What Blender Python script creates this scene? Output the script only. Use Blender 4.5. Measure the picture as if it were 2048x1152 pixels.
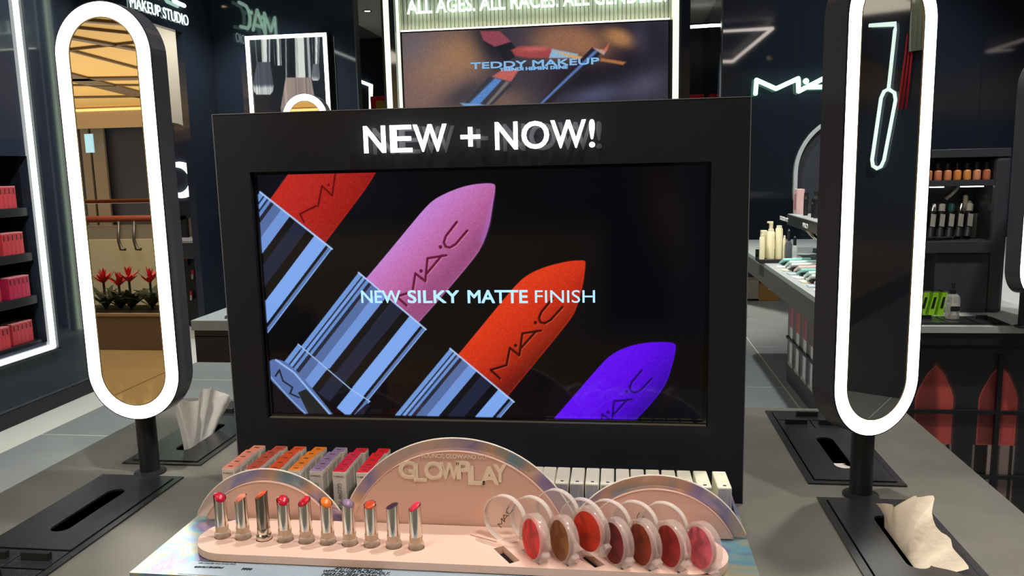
import bpy, bmesh, math, random
import numpy as np
from mathutils import Vector, Matrix
from mathutils.geometry import tessellate_polygon

for o in list(bpy.data.objects): bpy.data.objects.remove(o)
SC = bpy.context.scene
COL = SC.collection
random.seed(7)

# ------------------------------------------------------------------ camera
# world: x right along the video stand, y away from the viewer, z up; z = 0 is the island worktop
FPX, CAM = 1592.92, np.array([0.18974, -1.20248, 0.52119])
YAW, PITCH, ROLL = 0.134299, 0.149317, -0.022890
def _basis():
    cy, sy, cp, sp, cr, sr = math.cos(YAW), math.sin(YAW), math.cos(PITCH), math.sin(PITCH), math.cos(ROLL), math.sin(ROLL)
    fwd = np.array([-sy*cp, cy*cp, -sp]); right = np.array([cy, sy, 0.]); up = np.cross(right, fwd)
    return np.array([cr*right + sr*up, -sr*right + cr*up, fwd])
BAS = _basis()
cd = bpy.data.cameras.new('camera'); cam = bpy.data.objects.new('camera', cd); COL.objects.link(cam)
cd.sensor_width = 36.0; cd.lens = FPX*36.0/2048.0; cd.clip_start = 0.02; cd.clip_end = 200
m3 = Matrix([list(BAS[0]), list(BAS[1]), list(-BAS[2])]).transposed()
cam.matrix_world = Matrix.Translation(Vector(CAM)) @ m3.to_4x4()
SC.camera = cam

# ------------------------------------------------------------------ world, exposure
w = bpy.data.worlds.new('world'); SC.world = w; w.use_nodes = True
w.node_tree.nodes['Background'].inputs[0].default_value = (0.62, 0.68, 0.80, 1)
w.node_tree.nodes['Background'].inputs[1].default_value = 0.10
SC.view_settings.view_transform = 'Standard'; SC.view_settings.look = 'None'
SC.view_settings.exposure = 0.0; SC.view_settings.gamma = 1.0
SC.view_settings.use_curve_mapping = False

FLOOR, CEIL, XL, XR, YB = -0.92, 2.45, -3.366, 4.45, 5.70
YR = 7.55          # the right-hand part of the back wall stands further back
XG = 1.27          # its left end

# measuring helpers: a pixel of the photograph to the point where its ray meets a real plane
def _ray(u, v): return BAS.T @ np.array([(u-1024)/FPX, (576-v)/FPX, 1.0])
def atY(u, v, y): d = _ray(u, v); return CAM + d*(y-CAM[1])/d[1]
def atX(u, v, x): d = _ray(u, v); return CAM + d*(x-CAM[0])/d[0]
def atZ(u, v, z): d = _ray(u, v); return CAM + d*(z-CAM[2])/d[2]

# ------------------------------------------------------------------ materials
def lin(c):
    return tuple(((x/255.)/12.92 if x/255. <= 0.04045 else ((x/255.+0.055)/1.055)**2.4) for x in c)
MATS = {}
def mat(name, rgb, rough=0.5, metal=0.0, spec=0.5, emit=None, es=0.0, noise=0.0, nscale=30.0, bump=0.0, bscale=60.0,
        trans=0.0, alpha=1.0, ior=1.45, coat=0.0):
    if name in MATS: return MATS[name]
    m = bpy.data.materials.new(name); m.use_nodes = True; nt = m.node_tree; b = nt.nodes['Principled BSDF']
    c = lin(rgb); b.inputs['Base Color'].default_value = (*c, 1)
    b.inputs['Roughness'].default_value = rough; b.inputs['Metallic'].default_value = metal
    b.inputs['Specular IOR Level'].default_value = spec; b.inputs['IOR'].default_value = ior
    b.inputs['Transmission Weight'].default_value = trans; b.inputs['Alpha'].default_value = alpha
    b.inputs['Coat Weight'].default_value = coat
    if emit: b.inputs['Emission Color'].default_value = (*lin(emit), 1); b.inputs['Emission Strength'].default_value = es
    if noise or bump:
        tc = nt.nodes.new('ShaderNodeTexCoord')
    if noise:
        n = nt.nodes.new('ShaderNodeTexNoise'); n.inputs['Scale'].default_value = nscale; n.inputs['Detail'].default_value = 5
        r = nt.nodes.new('ShaderNodeMapRange'); r.inputs['From Min'].default_value = .3; r.inputs['From Max'].default_value = .7
        r.inputs['To Min'].default_value = 1-noise; r.inputs['To Max'].default_value = 1+noise
        mx = nt.nodes.new('ShaderNodeVectorMath'); mx.operation = 'SCALE'; mx.inputs[0].default_value = c
        nt.links.new(tc.outputs['Object'], n.inputs['Vector']); nt.links.new(n.outputs['Fac'], r.inputs['Value'])
        nt.links.new(r.outputs['Result'], mx.inputs['Scale']); nt.links.new(mx.outputs['Vector'], b.inputs['Base Color'])
    if bump:
        n2 = nt.nodes.new('ShaderNodeTexNoise'); n2.inputs['Scale'].default_value = bscale; n2.inputs['Detail'].default_value = 3
        bp = nt.nodes.new('ShaderNodeBump'); bp.inputs['Strength'].default_value = bump; bp.inputs['Distance'].default_value = 0.01
        nt.links.new(tc.outputs['Object'], n2.inputs['Vector']); nt.links.new(n2.outputs['Fac'], bp.inputs['Height'])
        nt.links.new(bp.outputs['Normal'], b.inputs['Normal'])
    MATS[name] = m; return m
def ramp_mat(name, stops, scale, rough, metal, stretch=(1, 1, 1), dist=1.0, emit=0.0, bump=0.0):
    """noise-driven colour bands (holographic film, marbled pans)"""
    m = bpy.data.materials.new(name); m.use_nodes = True; nt = m.node_tree; b = nt.nodes['Principled BSDF']
    tc = nt.nodes.new('ShaderNodeTexCoord'); mp = nt.nodes.new('ShaderNodeMapping'); mp.inputs['Scale'].default_value = stretch
    n = nt.nodes.new('ShaderNodeTexNoise'); n.inputs['Scale'].default_value = scale; n.inputs['Detail'].default_value = 3
    n.inputs['Distortion'].default_value = dist
    cr = nt.nodes.new('ShaderNodeValToRGB'); el = cr.color_ramp.elements
    while len(el) < len(stops): el.new(0.5)
    for e, (p, c) in zip(el, stops): e.position = p; e.color = (*lin(c), 1)
    nt.links.new(tc.outputs['Object'], mp.inputs['Vector']); nt.links.new(mp.outputs['Vector'], n.inputs['Vector'])
    nt.links.new(n.outputs['Fac'], cr.inputs['Fac']); nt.links.new(cr.outputs['Color'], b.inputs['Base Color'])
    b.inputs['Roughness'].default_value = rough; b.inputs['Metallic'].default_value = metal
    if bump:
        bp = nt.nodes.new('ShaderNodeBump'); bp.inputs['Strength'].default_value = bump; bp.inputs['Distance'].default_value = .003
        nt.links.new(n.outputs['Fac'], bp.inputs['Height']); nt.links.new(bp.outputs['Normal'], b.inputs['Normal'])
    MATS[name] = m; return m
def attr_mat(name, es=1.0, rough=0.12, lit=False, spec=0.5):
    m = bpy.data.materials.new(name); m.use_nodes = True; nt = m.node_tree; b = nt.nodes['Principled BSDF']
    a = nt.nodes.new('ShaderNodeVertexColor'); a.layer_name = 'picture'
    b.inputs['Roughness'].default_value = rough; b.inputs['Specular IOR Level'].default_value = spec
    if lit: nt.links.new(a.outputs['Color'], b.inputs['Base Color'])
    else:
        b.inputs['Base Color'].default_value = (0, 0, 0, 1)
        nt.links.new(a.outputs['Color'], b.inputs['Emission Color']); b.inputs['Emission Strength'].default_value = es
    MATS[name] = m; return m

# ------------------------------------------------------------------ object helpers
def tag(o, label=None, cat=None, group=None, kind=None):
    if label: o['label'] = label
    if cat: o['category'] = cat
    if group: o['group'] = group
    if kind: o['kind'] = kind
    return o
def empty(name, loc=(0, 0, 0), rz=0.0, label=None, cat=None, group=None):
    o = bpy.data.objects.new(name, None); COL.objects.link(o); o.location = loc; o.rotation_euler = (0, 0, rz)
    o.empty_display_size = 0.05
    return tag(o, label, cat, group)
def put(name, me, m=None, parent=None, loc=None, rot=None):
    o = bpy.data.objects.new(name, me); COL.objects.link(o)
    if m is not None and not me.materials: me.materials.append(m)
    if parent is not None: o.parent = parent
    if loc is not None: o.location = loc
    if rot is not None: o.rotation_euler = rot
    return o
def mesh(verts, faces, smooth=False, name='m'):
    me = bpy.data.meshes.new(name); me.from_pydata([tuple(map(float, v)) for v in verts], [], faces); me.update()
    bm = bmesh.new(); bm.from_mesh(me); bmesh.ops.recalc_face_normals(bm, faces=bm.faces); bm.to_mesh(me); bm.free()
    if smooth: me.shade_smooth()
    return me
def box_me(x0, x1, y0, y1, z0, z1, bev=0.0):
    bm = bmesh.new(); bmesh.ops.create_cube(bm, size=1)
    for v in bm.verts:
        v.co = Vector(((x0+x1)/2+v.co.x*(x1-x0), (y0+y1)/2+v.co.y*(y1-y0), (z0+z1)/2+v.co.z*(z1-z0)))
    if bev: bmesh.ops.bevel(bm, geom=list(bm.edges), offset=bev, segments=2, profile=0.5, affect='EDGES', clamp_overlap=True)
    me = bpy.data.meshes.new('box'); bm.to_mesh(me); bm.free(); return me
def box(name, x, y, z, m, parent=None, bev=0.0):
    return put(name, box_me(min(x), max(x), min(y), max(y), min(z), max(z), bev), m, parent)
FR_XY = lambda a, b, c: (a, b, c)          # outline on the ground, thickness up
FR_XZ = lambda a, b, c: (a, c, b)          # outline facing the viewer, thickness away (+y)
FR_YZ = lambda a, b, c: (c, a, b)          # outline on a side wall
def plate_me(loops, c0, c1, fr=FR_XY):
    """flat outline with holes, thickness from c0 to c1"""
    tri = tessellate_polygon([[Vector((a, b, 0)) for a, b in l] for l in loops])
    flat = [p for l in loops for p in l]; n = len(flat)
    vs = [fr(a, b, c0) for a, b in flat] + [fr(a, b, c1) for a, b in flat]
    fs = [tuple(t) for t in tri] + [tuple(n+i for i in t) for t in tri]
    k = 0
    for l in loops:
        for i in range(len(l)):
            a, b = k+i, k+(i+1) % len(l); fs.append((a, b, n+b, n+a))
        k += len(l)
    return mesh(vs, fs)
def plate(name, loops, c0, c1, m, parent=None, fr=FR_XY): return put(name, plate_me(loops, c0, c1, fr), m, parent)
def rect(x0, x1, y0, y1): return [(x0, y0), (x1, y0), (x1, y1), (x0, y1)]
def circ(cx, cy, r, n=24, a0=0, a1=2*math.pi):
    full = abs(a1-a0-2*math.pi) < 1e-6
    return [(cx+r*math.cos(a0+(a1-a0)*i/(n if full else n-1)), cy+r*math.sin(a0+(a1-a0)*i/(n if full else n-1))) for i in range(n)]
def stadium(cx, cy, wd, ln, n=20):
    """upright stadium: width wd, overall length ln along the second axis"""
    r = wd/2; h = ln/2-r
    return [(cx+r*math.cos(math.pi*i/n), cy+h+r*math.sin(math.pi*i/n)) for i in range(n+1)] + \
           [(cx+r*math.cos(math.pi+math.pi*i/n), cy-h+r*math.sin(math.pi+math.pi*i/n)) for i in range(n+1)]
def lathe_me(prof, n=24, smooth=True):
    vs, fs = [], []
    for r, z in prof:
        for i in range(n): vs.append((r*math.cos(2*math.pi*i/n), r*math.sin(2*math.pi*i/n), z))
    for k in range(len(prof)-1):
        for i in range(n): fs.append((k*n+i, k*n+(i+1) % n, (k+1)*n+(i+1) % n, (k+1)*n+i))
    shut = prof[0] == prof[-1]
    if prof[0][0] > 1e-5 and not shut: fs.append(tuple(range(n)))
    if prof[-1][0] > 1e-5 and not shut: fs.append(tuple((len(prof)-1)*n+i for i in range(n)))
    me = mesh(vs, fs)
    if smooth:
        me.shade_smooth()
        try: me.set_sharp_from_angle(angle=math.radians(35))
        except Exception: pass
    return me
def tube_me(pts, r, n=8, closed=False):
    P = [Vector(p) for p in pts]; vs, fs = [], []; L = len(P)
    ref = None
    for i in range(L):
        a = P[(i-1) % L] if (closed or i > 0) else P[i]; b = P[(i+1) % L] if (closed or i < L-1) else P[i]
        t = (b-a).normalized()
        if ref is None:
            ref = t.orthogonal().normalized()
        ref = (ref - t*ref.dot(t)); ref = ref.normalized() if ref.length > 1e-6 else t.orthogonal().normalized()
        s = t.cross(ref)
        k = 1.0
        if (closed or 0 < i < L-1):
            d1 = (P[i]-a).normalized(); d2 = (b-P[i]).normalized(); c = max(0.35, math.sqrt(max(0, (1+d1.dot(d2))/2))); k = min(1/c, 1.6)
        for j in range(n):
            an = 2*math.pi*j/n; vs.append(P[i]+(ref*math.cos(an)+s*math.sin(an))*r*(k if abs(k-1) > .02 else 1))
    for i in range(L if closed else L-1):
        i2 = (i+1) % L
        for j in range(n): fs.append((i*n+j, i*n+(j+1) % n, i2*n+(j+1) % n, i2*n+j))
    if not closed: fs += [tuple(range(n)), tuple((L-1)*n+j for j in range(n))]
    me = mesh(vs, fs); me.shade_smooth(); return me
def tube(name, pts, r, m, parent=None, n=8, closed=False): return put(name, tube_me(pts, r, n, closed), m, parent)
def join_me(mes):
    bm = bmesh.new()
    for me in mes: bm.from_mesh(me)
    out = bpy.data.meshes.new('j'); bm.to_mesh(out); bm.free(); return out
def xform(me, M): me.transform(M); return me
def text_me(s, width, height, depth, bold=0.0, spacing=1.0, shear=0.0):
    """lettering as a solid in the local xz plane: left end of the baseline at the origin, scaled to width x cap height"""
    cu = bpy.data.curves.new('t', 'FONT'); cu.body = s; cu.size = 1.0; cu.extrude = 0.5; multi = 'M' in s or (height and height < .026); cu.offset = 0.0 if multi else bold; cu.space_character = spacing
    cu.shear = shear; cu.resolution_u = 4
    o = bpy.data.objects.new('t', cu); COL.objects.link(o)
    dg = bpy.context.evaluated_depsgraph_get(); me = bpy.data.meshes.new_from_object(o.evaluated_get(dg)); me = me.copy()
    bpy.data.objects.remove(o); me.materials.clear()
    co = np.empty(len(me.vertices)*3); me.vertices.foreach_get('co', co); co = co.reshape(-1, 3)
    mn, mx = co.min(0), co.max(0)
    sx = width/(mx[0]-mn[0]); sy = height/(mx[1]-mn[1]) if height else sx
    out = np.stack([(co[:, 0]-mn[0])*sx, co[:, 2]*-depth, (co[:, 1]-mn[1])*sy], 1)
    me.vertices.foreach_set('co', out.ravel()); me.update()
    if multi and bold > 0:                # heavier face: overlapping shifted copies
        k = bold*sx; cs = []
        for q_, (dx, dz) in enumerate(((-k, -k), (k, -k), (-k, k), (k, k))):
            c2 = me.copy(); c2.transform(Matrix.Translation((dx, -q_*max(depth*.2, .00012), dz))); cs.append(c2)
        me = join_me(cs)
    return me
# the stroke logo: zig-zag capital, dot, pointed capital with bar, dot, long flat C   (unit cap height, 9.4 wide)
LOGO = [[(0, 0), (.05, 1), (1.45, .3), (3.0, 1), (3.05, .05), (4.9, 1), (6.3, .05)], [(3.75, .33), (6.0, .3)],
        [(9.4, 1.0), (7.7, .97), (7.1, .8), (6.9, .5), (7.1, .2), (7.7, .03), (9.4, 0)]]
DOTS = [(3.55, .78), (6.55, .78)]
def logo_me(width, height, r, n=6, flatten=1.0):
    sx, sz = width/9.4, height; ms = []
    def ball(x, z, k=1.0): ms.append(xform(lathe_me([(0.0, -r*k)] + [(r*k*math.cos(a), r*k*math.sin(a)) for a in (-.9, -.3, .3, .9)] + [(0.0, r*k)], max(n, 8)), Matrix.Translation((x*sx, 0, z*sz))))
    for st in LOGO:
        for a, b in zip(st[:-1], st[1:]): ms.append(tube_me([(a[0]*sx, 0, a[1]*sz), (b[0]*sx, 0, b[1]*sz)], r, n))
        for x, z in st: ball(x, z)
    for x, z in DOTS: ball(x, z, 1.3)
    me = join_me(ms)
    if flatten != 1.0: me.transform(Matrix.Diagonal((1, flatten, 1, 1)))
    return me
def copy_tree(o, parent=None):
    c = o.copy(); COL.objects.link(c); c.parent = parent
    for ch in o.children: copy_tree(ch, c)
    return c
# pictures: a fine grid whose vertices carry the picture's colours
class Pic:
    def __init__(s, x0, x1, z0, z1, nx, nz, bg):
        s.b = (x0, x1, z0, z1); s.nx, s.nz = nx, nz; s.px = (x1-x0)/(nx-1)
        s.X, s.Z = np.meshgrid(np.linspace(x0, x1, nx), np.linspace(z0, z1, nz)); s.C = np.zeros((nz, nx, 3)); s.C[:] = np.array(bg)/255.
    def blend(s, a, col):
        col = np.asarray(col, float)
        if col.max() > 1.001: col = col/255.
        s.C = s.C*(1-a[..., None]) + col*a[..., None]
    def sd_poly(s, pts):
        P = np.array(pts, float); d = np.full(s.X.shape, 1e9); ins = np.zeros(s.X.shape, bool)
        for i in range(len(P)):
            a, b = P[i], P[(i+1) % len(P)]; ex, ez = b-a; L = ex*ex+ez*ez+1e-15
            t = np.clip(((s.X-a[0])*ex+(s.Z-a[1])*ez)/L, 0, 1)
            d = np.minimum(d, np.hypot(s.X-a[0]-t*ex, s.Z-a[1]-t*ez))
            if abs(ez) > 1e-12: ins ^= ((a[1] > s.Z) != (b[1] > s.Z)) & (s.X < ex*(s.Z-a[1])/ez + a[0])
        return np.where(ins, -d, d)
    def sd_line(s, pts):
        d = np.full(s.X.shape, 1e9)
        for a, b in zip(pts[:-1], pts[1:]):
            ex, ez = b[0]-a[0], b[1]-a[1]; L = ex*ex+ez*ez+1e-15
            t = np.clip(((s.X-a[0])*ex+(s.Z-a[1])*ez)/L, 0, 1)
            d = np.minimum(d, np.hypot(s.X-a[0]-t*ex, s.Z-a[1]-t*ez))
        return d
    def fill(s, pts, col, soft=None, op=1.0):
        soft = soft or s.px*1.0; a = np.clip(.5-s.sd_poly(pts)/soft, 0, 1)*op; s.blend(a, col); return a
    def stroke(s, pts, wd, col, soft=None, op=1.0):
        soft = soft or s.px*1.0; s.blend(np.clip(.5-(s.sd_line(pts)-wd/2)/soft, 0, 1)*op, col)
    def blob(s, x, z, rx, rz, col, op=1.0, ang=0.0, p=2.0):
        c, n = math.cos(ang), math.sin(ang); u = ((s.X-x)*c+(s.Z-z)*n)/rx; v = (-(s.X-x)*n+(s.Z-z)*c)/rz
        s.blend(np.clip(np.exp(-(u*u+v*v)**(p/2)), 0, 1)*op, col)
    def build(s, name, m, y, parent=None, fr=None):
        nx, nz = s.nx, s.nz; me = bpy.data.meshes.new(name); N = nx*nz
        A, B = s.X.ravel(), s.Z.ravel()
        co = np.stack([A, np.full(N, y), B], 1) if fr is None else np.array(fr(A, B, np.full(N, y))).T
        i = (np.arange(nz-1)[:, None]*nx+np.arange(nx-1)[None]).ravel()
        q = np.stack([i, i+1, i+nx+1, i+nx], 1)
        me.vertices.add(N); me.vertices.foreach_set('co', co.ravel())
        me.loops.add(q.size); me.loops.foreach_set('vertex_index', q.ravel().astype(np.int32))
        me.polygons.add(len(q)); me.polygons.foreach_set('loop_start', (np.arange(len(q))*4).astype(np.int32))
        c = np.clip(s.C.reshape(-1, 3), 0, 1); l = np.where(c <= .04045, c/12.92, ((c+.055)/1.055)**2.4)
        at = me.color_attributes.new('picture', 'FLOAT_COLOR', 'POINT')
        at.data.foreach_set('color', np.concatenate([l, np.ones((N, 1))], 1).ravel().astype(np.float32))
        me.update(); me.validate()
        return put(name, me, m, parent)

# common materials
m_black = mat('black_satin', (28, 30, 34), .38, spec=.45)
m_blackmetal = mat('black_powder_coat', (40, 41, 44), .25, spec=.5, bump=.05, bscale=900)
m_gloss = mat('black_gloss_wall', (44, 50, 62), .04, spec=.85, bump=.0012, bscale=5)
m_dark = mat('dark_void', (6, 6, 7), .8, spec=.1)
m_led = mat('led_white', (250, 255, 250), .5, emit=(250, 255, 246), es=4.0)
m_ring = mat('ring_light_diffuser', (255, 255, 252), .5, emit=(255, 254, 248), es=5.0)
m_neon = mat('neon_tube_mint', (225, 255, 238), .4, emit=(190, 255, 222), es=1.7)
m_neonbig = mat('bright_sign_tube', (225, 255, 238), .4, emit=(205, 255, 228), es=4.5)
m_sletter = mat('bright_sign_letter', (240, 255, 250), .4, emit=(226, 255, 244), es=2.2)
m_neonw = mat('neon_tube_white', (240, 255, 250), .4, emit=(220, 246, 238), es=1.05)
m_mirror = mat('mirror_silver', (235, 235, 233), .0, 1.0)
m_silver = mat('polished_silver', (215, 213, 208), .12, 1.0)
m_counter = mat('taupe_laminate', (108, 106, 99), .42, spec=.4, noise=.10, nscale=14, bump=.02, bscale=120)
m_white = mat('white_print', (236, 234, 226), .5)
m_inkblack = mat('black_ink', (28, 28, 30), .5)
m_clear = mat('clear_plastic', (248, 236, 230), .08, alpha=.16, spec=.8)
m_lidrim = mat('clear_plastic_rim', (250, 236, 228), .1, alpha=.55, spec=.8)
m_clearrim = mat('frosted_clear_plastic', (246, 222, 214), .10, alpha=.30, spec=.8)
exec_parts = []

# ------------------------------------------------------------------ ceiling downlights: shop lamps plus added fill spots
def downlight(x, y, z, power, label, target=None, size=math.radians(75), col=(1, .95, .87), blend=.6, group='recessed ceiling downlights and added spots'):
    e = empty('downlight_or_added_spot', (x, y, z), 0, label, 'downlight', group)
    put('trim_ring', lathe_me([(.034, 0), (.05, 0), (.05, -.006), (.036, -.006), (.034, 0)], 20), m_black, e)
    put('lamp_disc', lathe_me([(0.0, -.001), (.034, -.001)], 20), mat('downlight_lens', (255, 246, 230), .5, emit=(255, 244, 224), es=12), e)
    ld = bpy.data.lights.new('downlight_or_fill_lamp', 'SPOT'); ld.energy = power; ld.color = col; ld.spot_size = size; ld.spot_blend = blend; ld.shadow_soft_size = .045
    lo = bpy.data.objects.new('downlight_or_fill_lamp', ld); COL.objects.link(lo); lo.location = (x, y, z-.03)
    t = Vector(target if target else (x, y, FLOOR)); lo.rotation_euler = (t-lo.location).to_track_quat('-Z', 'Y').to_euler()
    return e
downlight(.75, .45, CEIL, 135, 'recessed ceiling downlight above the right rear corner of the island', (.05, -.25, .03), math.radians(45))
downlight(-.55, -.75, CEIL, 40, 'recessed ceiling downlight above the left front of the island', (-.1, -.2, .05), math.radians(45))
downlight(.95, -.65, CEIL, 110, 'recessed ceiling downlight above the right front of the island', (.25, -.15, .03), math.radians(50))
downlight(-.15, -.55, CEIL, 190, 'added ceiling spot aimed at the left rear tray to brighten its tissue', (-.63, .25, .05), math.radians(13), (1, .96, .9), .8)  # added narrow spot, there only to brighten the left tissue
downlight(-1.9, 1.6, CEIL, 260, 'recessed ceiling downlight over the left aisle', (-2.0, 2.4, FLOOR), math.radians(110), (.93, .97, 1))
downlight(.2, 3.0, CEIL, 260, 'recessed ceiling downlight over the middle aisle', (.3, 3.2, FLOOR), math.radians(110), (.93, .97, 1))
downlight(1.35, .75, CEIL, 210, 'added ceiling spot brightening the cabinet on the right-hand product table', (1.4, 1.7, -.1), math.radians(75))  # extra lamp put in to brighten the cabinet
downlight(1.3, 2.75, CEIL, 190, 'recessed ceiling downlight over the far end of the product table', (1.1, 2.7, 0), math.radians(75))
downlight(3.0, .4, CEIL, 110, 'recessed ceiling downlight over the right aisle', (3.2, .0, FLOOR), math.radians(110), (.93, .97, 1))
downlight(-2.4, 3.5, CEIL, 120, 'recessed ceiling downlight near the left wall shelf', (-3.3, 3.2, -.1), math.radians(80), (.95, .98, 1))
downlight(-2.75, 4.6, CEIL, 110, 'added wall-wash spot lifting the dark left back wall', (-2.8, 5.6, .2), math.radians(80), (.9, .96, 1))  # added wall washer that lifts the dark left back wall
downlight(3.3, 5.2, CEIL, 110, 'added wall-wash spot lifting the dark right back wall', (2.2, 7.4, .3), math.radians(100), (.9, .96, 1))  # its added counterpart for the right back wall
downlight(-2.59, 7.8, 2.30, 650, 'lit recessed downlight in the pale ceiling behind the black wall', (-2.3, 6.9, FLOOR), math.radians(55))
downlight(1.0, 8.0, 2.30, 500, 'recessed ceiling downlight in the back room on the right', (.7, 6.9, FLOOR), math.radians(55))

# ================================================================== THE SETTING
m_tile = mat('grey_porcelain_tile', (140, 143, 139), .34, spec=.4, noise=.10, nscale=2.5, bump=.01, bscale=40)
m_grout = mat('pale_grout', (206, 204, 190), .8)
floor = tag(box('floor', (-6.0, 6.0), (-1.62, 11.0), (FLOOR-.10, FLOOR-.0015), m_grout), kind='structure')
TX, TY = 1.083, 1.2
tile_me = box_me(.004, TX-.004, .004, TY-.004, -.02, 0, .0015); tile_me.materials.append(m_tile)
for i in range(-3, 5):
    for j in range(-2, 7):
        x0, y0 = 1.25+TX*(i-1), 2.78+TY*(j-2)
        put('tile', tile_me, None, floor, (x0, y0-.0, FLOOR))
ceiling = tag(box('ceiling', (XL-.1, XR+.1), (-1.6, YB+.05), (CEIL, CEIL+.1), mat('black_ceiling', (20, 21, 24), .5)), kind='structure')
tag(box('ceiling', (XG, XR+.1), (YB+.05, YR+.1), (CEIL, CEIL+.1), mat('black_ceiling', (20, 21, 24), .5)), kind='structure')
tag(box('ceiling', (XL-.1, XG), (YB+.07, 10.0), (2.30, 2.40), mat('pale_ceiling', (205, 205, 198), .7)), kind='structure')

# left wall: glossy black, with a lit shelf niche and a doorway to the make-up studio
NY0, NY1, NZ0, NZ1 = 1.35, 3.268, -.49, .66
DY0, DY1, DZ = 4.25, 5.19, 1.69
wl = plate('wall_left', [rect(1.0, DY0, FLOOR, CEIL), rect(NY0, NY1, NZ0, NZ1)], XL-.06, XL, m_gloss, None, FR_YZ); tag(wl, kind='structure')
tag(box('wall_left', (XL-.06, XL), (DY0, DY1), (DZ, CEIL), m_gloss), kind='structure')
tag(box('wall_left', (XL-.06, XL), (DY1, YB+.1), (FLOOR, CEIL), m_gloss), kind='structure')
nb = tag(box('wall_niche', (XL-.34, XL-.32), (NY0-.02, NY1+.02), (NZ0-.02, NZ1+.02), m_black), kind='structure')
box('niche_side', (XL-.32, XL-.06), (NY1, NY1+.02), (NZ0, NZ1), m_black, nb); box('niche_base', (XL-.32, XL-.06), (NY0, NY1), (NZ0-.02, NZ0), m_black, nb)
box('niche_side', (XL-.32, XL-.06), (NY0-.02, NY0), (NZ0, NZ1), m_black, nb); box('niche_top', (XL-.32, XL-.06), (NY0, NY1), (NZ1, NZ1+.02), m_black, nb)
bb = tag(box('baseboard_left', (XL, XL+.008), (1.0, DY0), (FLOOR, FLOOR+.09), m_black), kind='structure')
# back wall sections
tag(box('wall_back', (XL, -2.07), (YB, YB+.10), (FLOOR, CEIL), m_gloss), kind='structure')
tag(box('wall_back', (XG, XR), (YR, YR+.10), (FLOOR, CEIL), m_gloss), kind='structure')
tag(box('wall_right', (XR, XR+.1), (-1.6, YR+.1), (FLOOR, CEIL), m_gloss), kind='structure')
for nm, x, yy in (('trim_1', -2.062, YB), ('trim_2', XG-.008, YR)):
    tag(box(nm, (x-.006, x+.006), (yy-.004, yy+.10), (FLOOR, CEIL), mat('grey_edge_trim', (70, 74, 78), .3)), kind='structure')
m_seam = mat('panel_seam', (10, 11, 13), .6)
for n, (x, yy) in enumerate(((-2.72, YB), (2.0, YR), (2.9, YR), (3.8, YR))): tag(box('trim_%d' % (n+3), (x-.002, x+.002), (yy-.0015, yy), (FLOOR, CEIL), m_seam), kind='structure')
# rooms behind
m_backroom = mat('back_room_wall', (44, 48, 54), .35)
tag(box('wall_backroom', (XL-.1, XG+.1), (9.6, 9.7), (FLOOR, 2.3), m_backroom), kind='structure')
tag(box('wall_backroom_left', (-3.06, -2.96), (5.82, 9.6), (FLOOR, 2.3), m_gloss), kind='structure')
tag(box('wall_backroom_right', (XG, XG+.1), (YR+.1, 9.6), (FLOOR, 2.3), m_gloss), kind='structure')
m_beige = mat('beige_wall', (206, 200, 186), .7)
tag(box('wall_studio', (-5.6, -3.43), (6.5, 6.6), (FLOOR, CEIL), m_beige), kind='structure')
tag(box('wall_studio_side', (-5.7, -5.6), (3.6, 6.6), (FLOOR, CEIL), m_beige), kind='structure')
tag(box('ceiling', (-5.7, XL-.1), (3.6, 6.6), (CEIL, CEIL+.1), m_beige), kind='structure')
downlight(-4.2, 5.6, CEIL, 90, 'recessed ceiling downlight inside the make-up studio', (-4.3, 6.2, .6), math.radians(110))

# ---- the mall behind the viewer (seen in the left ring mirror)
MY = lambda vy: .063-vy            # virtual depth in the mirror to real depth behind the viewer
m_mfloor = mat('polished_mall_floor', (176, 146, 98), .10, spec=.6, noise=.10, nscale=1.2)
tag(box('floor_mall', (-14, 6), (-5.35, -1.64), (FLOOR-.1, FLOOR), m_mfloor), kind='structure')
for k, x in enumerate((-4.35, -3.15, -1.95)):
    tag(box('trim_%d' % (k+10), (x-.006, x+.006), (-4.6, -1.64), (FLOOR, FLOOR+.001), mat('floor_joint', (110, 88, 56), .5)), kind='structure')
m_gold = mat('gold_ceiling_panel', (226, 184, 108), .6)
mc = tag(box('ceiling_mall', (-40, 4), (-28, -5.6), (3.05, 3.15), m_gold), kind='structure')
m_beam = mat('dark_bronze_beam', (104, 84, 54), .5)
def beam(vx0, vy0, vx1, vy1, wd):
    a, b = Vector((vx0, MY(vy0), 3.0)), Vector((vx1, MY(vy1), 3.0)); n = (b-a).normalized().cross(Vector((0, 0, 1)))*wd/2; u_ = Vector((0, 0, .055))
    put('beam', mesh([a-n, a+n, b+n, b-n, a-n+u_, a+n+u_, b+n+u_, b-n+u_], [(0, 1, 2, 3), (4, 5, 6, 7), (0, 1, 5, 4), (1, 2, 6, 5), (2, 3, 7, 6), (3, 0, 4, 7)]), m_beam, mc)
def beam_px(u0, v0, u1, v1, wd):
    a, b = atZ(u0, v0, 3.0), atZ(u1, v1, 3.0); d = b-a; a, b = a-d*1.0, b+d*1.0; beam(a[0], a[1], b[0], b[1], wd)
beam_px(160, 43, 285, 53, .16); beam_px(155, 58, 290, 72, .05); beam_px(155, 80, 290, 104, .2); beam_px(155, 100, 285, 86, .06); beam_px(160, 108, 290, 142, .08)
beam_px(160, 160, 295, 158, .5); beam_px(165, 162, 295, 195, .7); beam_px(160, 172, 220, 172, .15); beam_px(160, 196, 290, 194, .3)
m_band = mat('mall_beige_fascia', (176, 152, 118), .6)
vy = 26.0
wm = tag(box('wall_mall', (-40, 2), (MY(vy)-.2, MY(vy)), (atY(230, 255, vy)[2], 3.1), m_band), kind='structure')
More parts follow.
